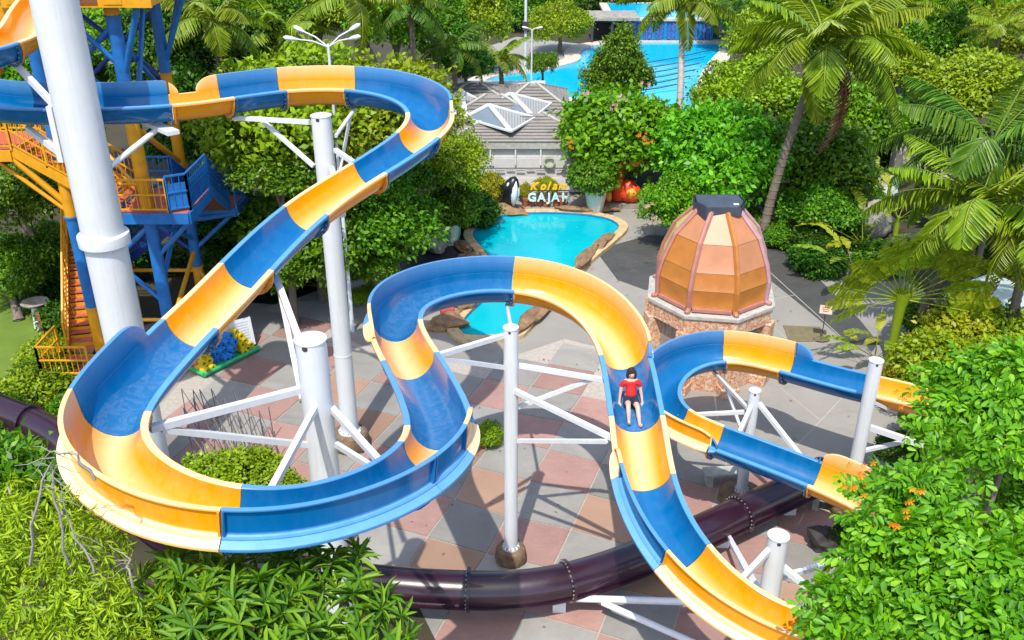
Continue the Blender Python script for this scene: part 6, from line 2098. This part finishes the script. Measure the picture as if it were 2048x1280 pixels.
def palm(px, py, Y, base_px, L, label, mat='leaf_palm', n=20, dead=0, seed=1, group=None, trunk_r=.16, bark='bark', top=None, nuts=True):
    c = PY(px, py, Y)
    if base_px is None: b = Vector((c.x + .2, Y, 0))
    else: b = P(*base_px)
    r = random.Random(seed)
    e = empty('palm_tree', b, 0, label, 'palm', group)
    h = c - b
    pts = [Vector((h.x * (u ** 1.5), h.y * (u ** 1.5), h.z * u)) for u in [k / 8 for k in range(9)]]
    mb = MB(); mb.tube(pts, [trunk_r * 1.5] + [trunk_r * (1.1 - .35 * k / 8) for k in range(1, 9)], 10)
    for k in range(1, 24):                                   # leaf scars
        u = k / 24; i = min(7, int(u * 8)); p = pts[i].lerp(pts[i + 1], u * 8 - i); rr = trunk_r * (1.15 - .35 * u)
        mb.tube([p, p + Vector((0, 0, .05))], [rr + .012, rr + .004], 10)
    me = mb.mesh('trunk', 60); me.materials.append(MAT[bark])
    inst('trunk', me, e)
    s = L / 3.4
    for k in range(n):
        q = k / n
        el = 1.15 - 1.75 * q + r.uniform(-.12, .12)
        az = 2.399 * k + r.uniform(-.25, .25)
        fm = FR[mat][0 if q < .35 else (1 if q < .75 else 2)]
        o = inst('frond', fm, e, tuple(h), 0, (s * r.uniform(.85, 1.08),) * 3)
        o.rotation_euler = (r.uniform(-.35, .35), -el * .55, az)
        o.rotation_mode = 'XYZ'
    for k in range(dead):
        o = inst('dead_frond', FR['dead'][0], e, tuple(h - Vector((0, 0, .1))), 0, (s, s, s))
        o.rotation_euler = (0, .75, -.9 + k * .55)
    if nuts:
        mb = MB()
        for k in range(7):
            a = k * 2.4
            mb.blob(tuple(h + Vector((.22 * math.cos(a), .22 * math.sin(a), -.22 - .05 * (k % 3)))), (.12, .12, .14), k, .03, 1)
        me = mb.mesh('fruit', 120); me.materials.append(MAT['coconut'])
        o = inst('fruit', me, e); tag(o, kind='stuff')
    return e


palm(1652, 88, 38.5, (1522, 488), 4.6, 'tall palm with leaning grey trunk and a reddish hanging dead frond', 'leaf_palm', 22, 2, 3, None, .19)
palm(1366, 6, 52.0, (1352, 350), 3.8, 'slim straight palm whose pale trunk crosses the lagoon', 'leaf_palm', 18, 0, 4, None, .19, 'bark_pale')
palm(1968, 405, 29.0, (1822, 690), 4.2, 'right-hand palm with ringed trunk and long arching fronds over the wading pool', 'leaf_palm', 18, 1, 5, None, .17)
palm(1985, 285, 31.0, None, 4.2, 'darker palm crown above the right-hand palm beside the thatched hut', 'leaf_palm_dark', 18, 0, 6, None, .14)
palm(425, 40, 36.0, None, 2.8, 'palm with a browning frond right of the tower top', 'leaf_palm', 14, 1, 7)
palm(560, 70, 41.0, None, 3.0, 'palm with arching fronds left of the street lamp heads', 'leaf_palm', 16, 0, 8)
palm(705, -5, 40.0, (735, 95), 3.0, 'palm with bare brown trunk right of the street lamp heads', 'leaf_palm', 12, 1, 9, None, .17)
palm(905, 95, 52.0, None, 2.7, 'palm beside the dark trees above the grey roof corner', 'leaf_palm_dark', 14, 0, 10)
palm(1000, 115, 57.0, None, 2.2, 'small palm in front of the lagoon left of the two-armed lamp', 'leaf_palm', 14, 0, 11)
palm(1800, 15, 62.0, None, 3.2, 'palm right of the leaning palm crown in the far row', 'leaf_palm', 14, 0, 12)
palm(1945, -30, 64.0, (1925, 60), 3.2, 'palm with pale grey trunk at the top right', 'leaf_palm', 14, 0, 13, None, .2, 'bark_pale')
palm(2000, 55, 60.0, None, 3.0, 'low palm with whitish fronds at the top right edge', 'leaf_palm', 14, 0, 14)
palm(820, 15, 47.0, None, 2.6, 'palm with drooping fronds above the domed bright tree', 'leaf_palm_dark', 14, 0, 15)
palm(20, 560, 33.0, (38, 640), 1.7, 'short stout cycad palm on the bright lawn', 'leaf_palm', 18, 0, 16, None, .16, 'bark', None, False)
palm(75, 545, 35.5, None, 1.6, 'small palm in half shade behind the cycad on the lawn', 'leaf_palm_dark', 14, 0, 17, None, .1, 'bark', None, False)
palm(1690, 95, 52.0, None, 2.8, 'palm half hidden behind the leaning palm crown', 'leaf_palm_dark', 14, 0, 18)
palm(1470, 15, 70.0, None, 2.4, 'palm behind the tan roofed hut', 'leaf_palm_dark', 12, 0, 19)
palm(2060, 470, 27.5, None, 3.0, 'palm at the right edge with fronds hanging into view', 'leaf_palm', 14, 0, 20)

# ---- paddle leaved plants (traveller's fan and bananas)
def paddle_mesh(L=1.5, Wd=.42, stalk=1.3, seed=1, mat='leaf_palm', splits=9, drop=.55):
    g = np.random.default_rng(seed)
    V, F = [], []
    def mid(u): return np.array([stalk + L * u, 0, -drop * L * u * u])
    n = splits * 2
    for sd in (-1, 1):
        for k in range(n):
            u0, u1 = k / n, (k + .93) / n
            w = lambda u: Wd * .5 * (math.sin(math.pi * min(1, u * .93 + .07)) ** .5) * (1 + .08 * g.normal())
            a, b = mid(u0), mid(u1)
            dz = -.10 * Wd + g.normal() * .03
            i = len(V)
            V += [a, b, b + (.06 * L, sd * w(u1), dz), a + (.06 * L, sd * w(u0), dz)]
            F.append([i, i + 1, i + 2, i + 3])
    k0 = len(V)
    for i in range(7):
        u = i / 6; p = np.array([stalk * u, 0, 0]) if i < 5 else mid((i - 4) / 2.2)
        w = .045 * (1 - .7 * u)
        V += [p + (0, -w, 0), p + (0, w, 0), p + (0, 0, -w)]
    for i in range(6):
        for j in range(3): F.append([k0 + i * 3 + j, k0 + i * 3 + (j + 1) % 3, k0 + i * 3 + 3 + (j + 1) % 3, k0 + i * 3 + 3 + j])
    return mesh_np('paddle_leaf', np.array(V), np.array(F), MAT[mat])


PD = [paddle_mesh(1.75, .62, 1.9, 60, 'leaf_palm'), paddle_mesh(1.6, .58, 1.8, 61, 'leaf_palm'), paddle_mesh(1.6, .58, 1.8, 62, 'leaf_yellowing')]
PF = [paddle_mesh(1.5, .66, 1.35, 63, 'leaf_palm', 10, .10), paddle_mesh(1.45, .62, 1.3, 64, 'leaf_palm', 11, .16), paddle_mesh(1.5, .62, 1.35, 65, 'leaf_yellowing', 8, .2)]
b = P(1778, 722)
e = empty('fan_plant', b, 0, 'big fan plant with paddle leaves on long stalks beside the grey pavement', 'fan plant')
me = MB().tube([(0, 0, 0), (0, 0, 1.2), (0, 0, 2.0), (0, 0, 2.6)], [.18, .15, .18, .28], 12).mesh('trunk', 60); me.materials.append(MAT['pot_green'] if False else MAT['leaf_palm'])
inst('trunk', me, e)
r = random.Random(9)
for k in range(19):
    a = -1.75 + 3.5 * k / 18
    o = inst('paddle_leaf', PF[2] if k in (0, 1, 17) else PF[k % 2], e, (0, 0, 2.35), 0, (r.uniform(.9, 1.1),) * 3)
    d = Vector((math.sin(a) * .95, -.25 - .1 * r.random(), math.cos(a) * .9 + .12)).normalized()
    x = d; y = Vector((0, 0, 1)).cross(x).normalized() if abs(x.z) < .97 else Vector((0, 1, 0)); 
    y = Vector((-.15, 1.0, .25)).cross(x).normalized(); z = x.cross(y)
    o.rotation_mode = 'QUATERNION'
    o.rotation_quaternion = Matrix((x, y, z)).transposed().to_quaternion() @ Matrix.Rotation(r.uniform(-.3, .3), 3, 'X').to_quaternion()
for k in range(7):
    o = inst('paddle_leaf', PD[(k + 1) % 3], e, (0, 0, .3), 0, (.62,) * 3)
    o.rotation_euler = (r.uniform(-.3, .3), -.75, -2.9 + k * .45)


def banana(px, py, label, n=7, s=.8, seed=1, group=None):
    b = P(px, py); r = random.Random(seed)
    e = empty('banana_plant', b, 0, label, 'banana plant', group)
    me = MB().tube([(0, 0, 0), (0, 0, .9 * s)], [.13 * s, .09 * s], 8).mesh('stem', 60); me.materials.append(MAT['leaf_palm'])
    inst('stem', me, e)
    for k in range(n):
        o = inst('paddle_leaf', PD[(k + seed) % 3], e, (0, 0, .75 * s), 0, (s * r.uniform(.7, .95),) * 3)
        o.rotation_euler = (r.uniform(-.3, .3), -r.uniform(.35, 1.1), 2.399 * k + seed)


banana(1720, 520, 'banana plant with broad leaves left of the right-hand palm fronds', 7, .95, 2)
banana(1700, 575, 'banana plant with yellowing leaves drooping over the grey pavement', 7, .9, 3)
banana(1790, 470, 'banana plant standing behind the long palm frond', 8, 1.0, 4)
banana(1845, 640, 'banana plant between the fan plant and the ringed palm trunk', 7, .8, 5)
banana(1775, 400, 'broad leaved plant before the broken stone wall', 6, .9, 6)
banana(1835, 300, 'fan leaved plant on top of the stone wall blocks', 8, .9, 7)
banana(648, 598, 'leafy dark plant in a red pot just left of the second post', 8, .62, 8)
banana(1745, 740, 'low paddle leaved plant at the foot of the fan plant', 6, .6, 9)
pot('flower_pot', P(648, 603), .12, .17, .3, MAT['terracotta'], 'red pot under the leafy plant left of the second post')

# ---- the big trees close to the viewer
def near_tree(name, base, clumps, me, label, h0, r0, seed, bark='bark'):
    e = empty(name, base, 0, label, 'tree')
    inst('crown', me, e)
    inst('trunk', trunk_mesh(clumps, h0, r0, seed, bark), e)
    return e


def clump(px, py, Y, rpx, base, hs=.85):
    c = PY(px, py, Y)
    D = c.y * CT - (c.z - CAM_H) * ST
    R = rpx / FOC * D
    return (c.x - base.x, c.y - base.y, c.z, R, R, R * hs)


# right: feathered glossy tree
base = Vector((8.2, 12.6, 0))
cl = [clump(*q, base) for q in ((1965, 870, 14.0, 105), (1835, 1000, 12.6, 72), (1800, 1190, 11.4, 105), (1945, 1130, 11.4, 130), (2060, 1010, 15.0, 95), (2050, 800, 14.6, 110), (1925, 790, 15.4, 60), (1728, 1140, 11.8, 62), (1880, 1290, 10.4, 120), (2040, 1260, 10.2, 130), (1760, 985, 12.8, 45), (1702, 1250, 10.8, 80), (1780, 1060, 12.0, 55))]
cl2 = lumpy(cl, 7, .44, .34, 5)
near_tree('glossy_tree', base, cl, pinnate_crown('crown', cl2, 2600, 6, 4, .38, .20, .095, MAT['leaf_glossy'], 71, inner=.12, zmin=-.3, lump=.2, obov=True, els=(.15, 1.0), mind=.27), 'big glossy bright green tree with feathered leaves in the near right corner', 2.2, .2, 4)
blossoms('orange_blossom', [(1720, 945, 12.2), (1838, 990, 11.7), (1805, 1038, 11.5), (1790, 800, 15), (1700, 990, 12)], 'petal_orange', 'orange blossom clusters on the big glossy tree', .045)
# left bottom: tree with whorls of long leaves
base = Vector((-3.4, 8.2, 0))
cl = [clump(*q, base) for q in ((370, 1235, 9.4, 90), (480, 1255, 9.0, 95), (600, 1215, 9.6, 80), (690, 1175, 10.0, 45), (745, 1265, 9.2, 80), (560, 1320, 8.6, 110), (380, 1330, 8.6, 120), (800, 1290, 9.0, 50), (320, 1165, 10.0, 42), (560, 1165, 10.0, 40), (640, 1145, 10.2, 36), (440, 1175, 9.8, 40), (350, 1135, 10.2, 36), (430, 1140, 10.2, 30), (540, 1135, 10.3, 32), (655, 1118, 10.6, 30), (715, 1125, 10.5, 30), (480, 1128, 10.4, 26), (600, 1120, 10.5, 26))]
cl2 = lumpy(cl, 6, .45, .6, 6)
near_tree('mango_tree', base, cl, rosette_crown('crown', cl2, 2600, 15, .36, .078, MAT['leaf_mango'], 72, inner=.15, zmin=-.1, tilt=(-.1, 1.1), droop=.55, mind=.235), 'dark green tree with whorls of long narrow leaves under the near blue bend', 2.0, .22, 5)
# left edge: feathery drooping tree
base = Vector((-5.6, 8.4, 0))
cl = [clump(*q, base) for q in ((70, 1040, 10.2, 75), (165, 1090, 9.8, 72), (50, 1180, 9.2, 95), (190, 1215, 9.0, 95), (215, 1040, 10.2, 34), (20, 985, 11.0, 48), (120, 1300, 8.6, 120), (-10, 1090, 9.8, 90), (285, 1285, 8.8, 55), (120, 1000, 10.4, 34))]
cl2 = lumpy(cl, 7, .42, .55, 7)
fe = near_tree('feathery_tree', base, cl, pinnate_crown('crown', cl2, 2400, 5, 8, .46, .14, .030, MAT['leaf_feather'], 73, inner=.1, zmin=-.6, lump=.3, hang=1.1, jit=.35, mind=.24), 'light yellow green feathery tree with bare grey twigs in the near left corner', 2.0, .16, 6, 'bark_pale')
mb = MB()
r = random.Random(17)
for (a, bq, c, d_) in (((60, 1130), (70, 1010), (110, 915), (30, 935)), ((150, 1180), (120, 1060), (105, 930), (165, 950)), ((230, 1250), (180, 1130), (130, 1020), (120, 960)), ((300, 1230), (255, 1150), (262, 1120), (215, 1090)), ((190, 960), (150, 910), (100, 905), (60, 960))):
    pts = [PY(*q, Y) - base for q, Y in zip((a, bq, c, d_), (9.3, 9.3, 9.5, 9.6))]
    mb.tube([pts[0].lerp(pts[1], k / 3) + Vector((.03 * math.sin(k * 2.1), 0, .02 * (k % 2))) for k in range(3)] + [pts[1].lerp(pts[2], k / 4) + Vector((.04 * math.sin(k * 1.7 + 1), 0, .03 * (k % 2))) for k in range(4)] + [pts[2].lerp(pts[3], k / 3) + Vector((0, 0, .03 * (k % 2))) for k in range(4)], [.020, .019, .018, .016, .014, .013, .011, .009, .007, .005, .003], 6)
    for k in range(5):
        p = pts[1].lerp(pts[2], r.random()); d2 = Vector((r.uniform(-.35, .35), r.uniform(-.2, .2), r.uniform(-.4, .1))); mb.tube([p, p + d2 * .5 + Vector((0, 0, .04)), p + d2], [.006, .004, .002], 5)
me = mb.mesh('bare_twigs', 60); me.materials.append(MAT['bark_pale'])
inst('bare_twigs', me, fe)
# fill under the left trees so no bare ground shows
base = Vector((-7.4, 11.5, 0))
cl = [clump(*q, base) for q in ((0, 965, 13.2, 45), (-40, 990, 12, 70), (70, 985, 12.4, 34), (20, 1020, 11.6, 50))]
near_tree('dark_shrub_tree', base, cl, crown_mesh('crown', cl, 1400, 7, .22, .08, MAT['leaf_mid'], 74, lump=.2), 'dark green leafy tree behind the feathery tree at the left edge', 1.5, .12, 7)
# dark ground bushes under the right tree
for k, (x, y, rr, z) in enumerate(((1705, 1075, 34, .5), (1740, 1110, 40, .6), (1800, 900, 40, 1.0))):
    shrub('shrub', x, y, None, rr, 'leaf_dark', ['dark spiky bush beside the black rock', 'dark bush under the big glossy tree', 'dark bush behind the end of the yellow section'][k], .9, None, 'shrub', z)

# fallen leaves and grit scattered over the paving
g = np.random.default_rng(99)
n = 420
X = g.uniform(-9, 11, n); Y = g.uniform(12, 40, n)
# more of them drift to the edges under the trees
Y = np.where(g.random(n) < .35, g.uniform(33, 41, n), Y)
B = np.stack([X, Y, np.full(n, .045)], 1)
a = g.uniform(0, 6.28, n)
V, F = leaves(B, np.stack([np.cos(a), np.sin(a), np.zeros(n)], 1), np.tile(np.array([0, 0, 1.0]), (n, 1)) + g.normal(size=(n, 3)) * .2, g.uniform(.05, .13, n), g.uniform(.03, .06, n), .15, .05)
V[:, 2] = np.maximum(V[:, 2], .036)
o = link('fallen_leaves', mesh_np('fallen_leaves', V, F, MAT['leaf_dead']), None)
tag(o, 'small brown fallen leaves scattered over the paving', 'leaves', None, 'stuff')
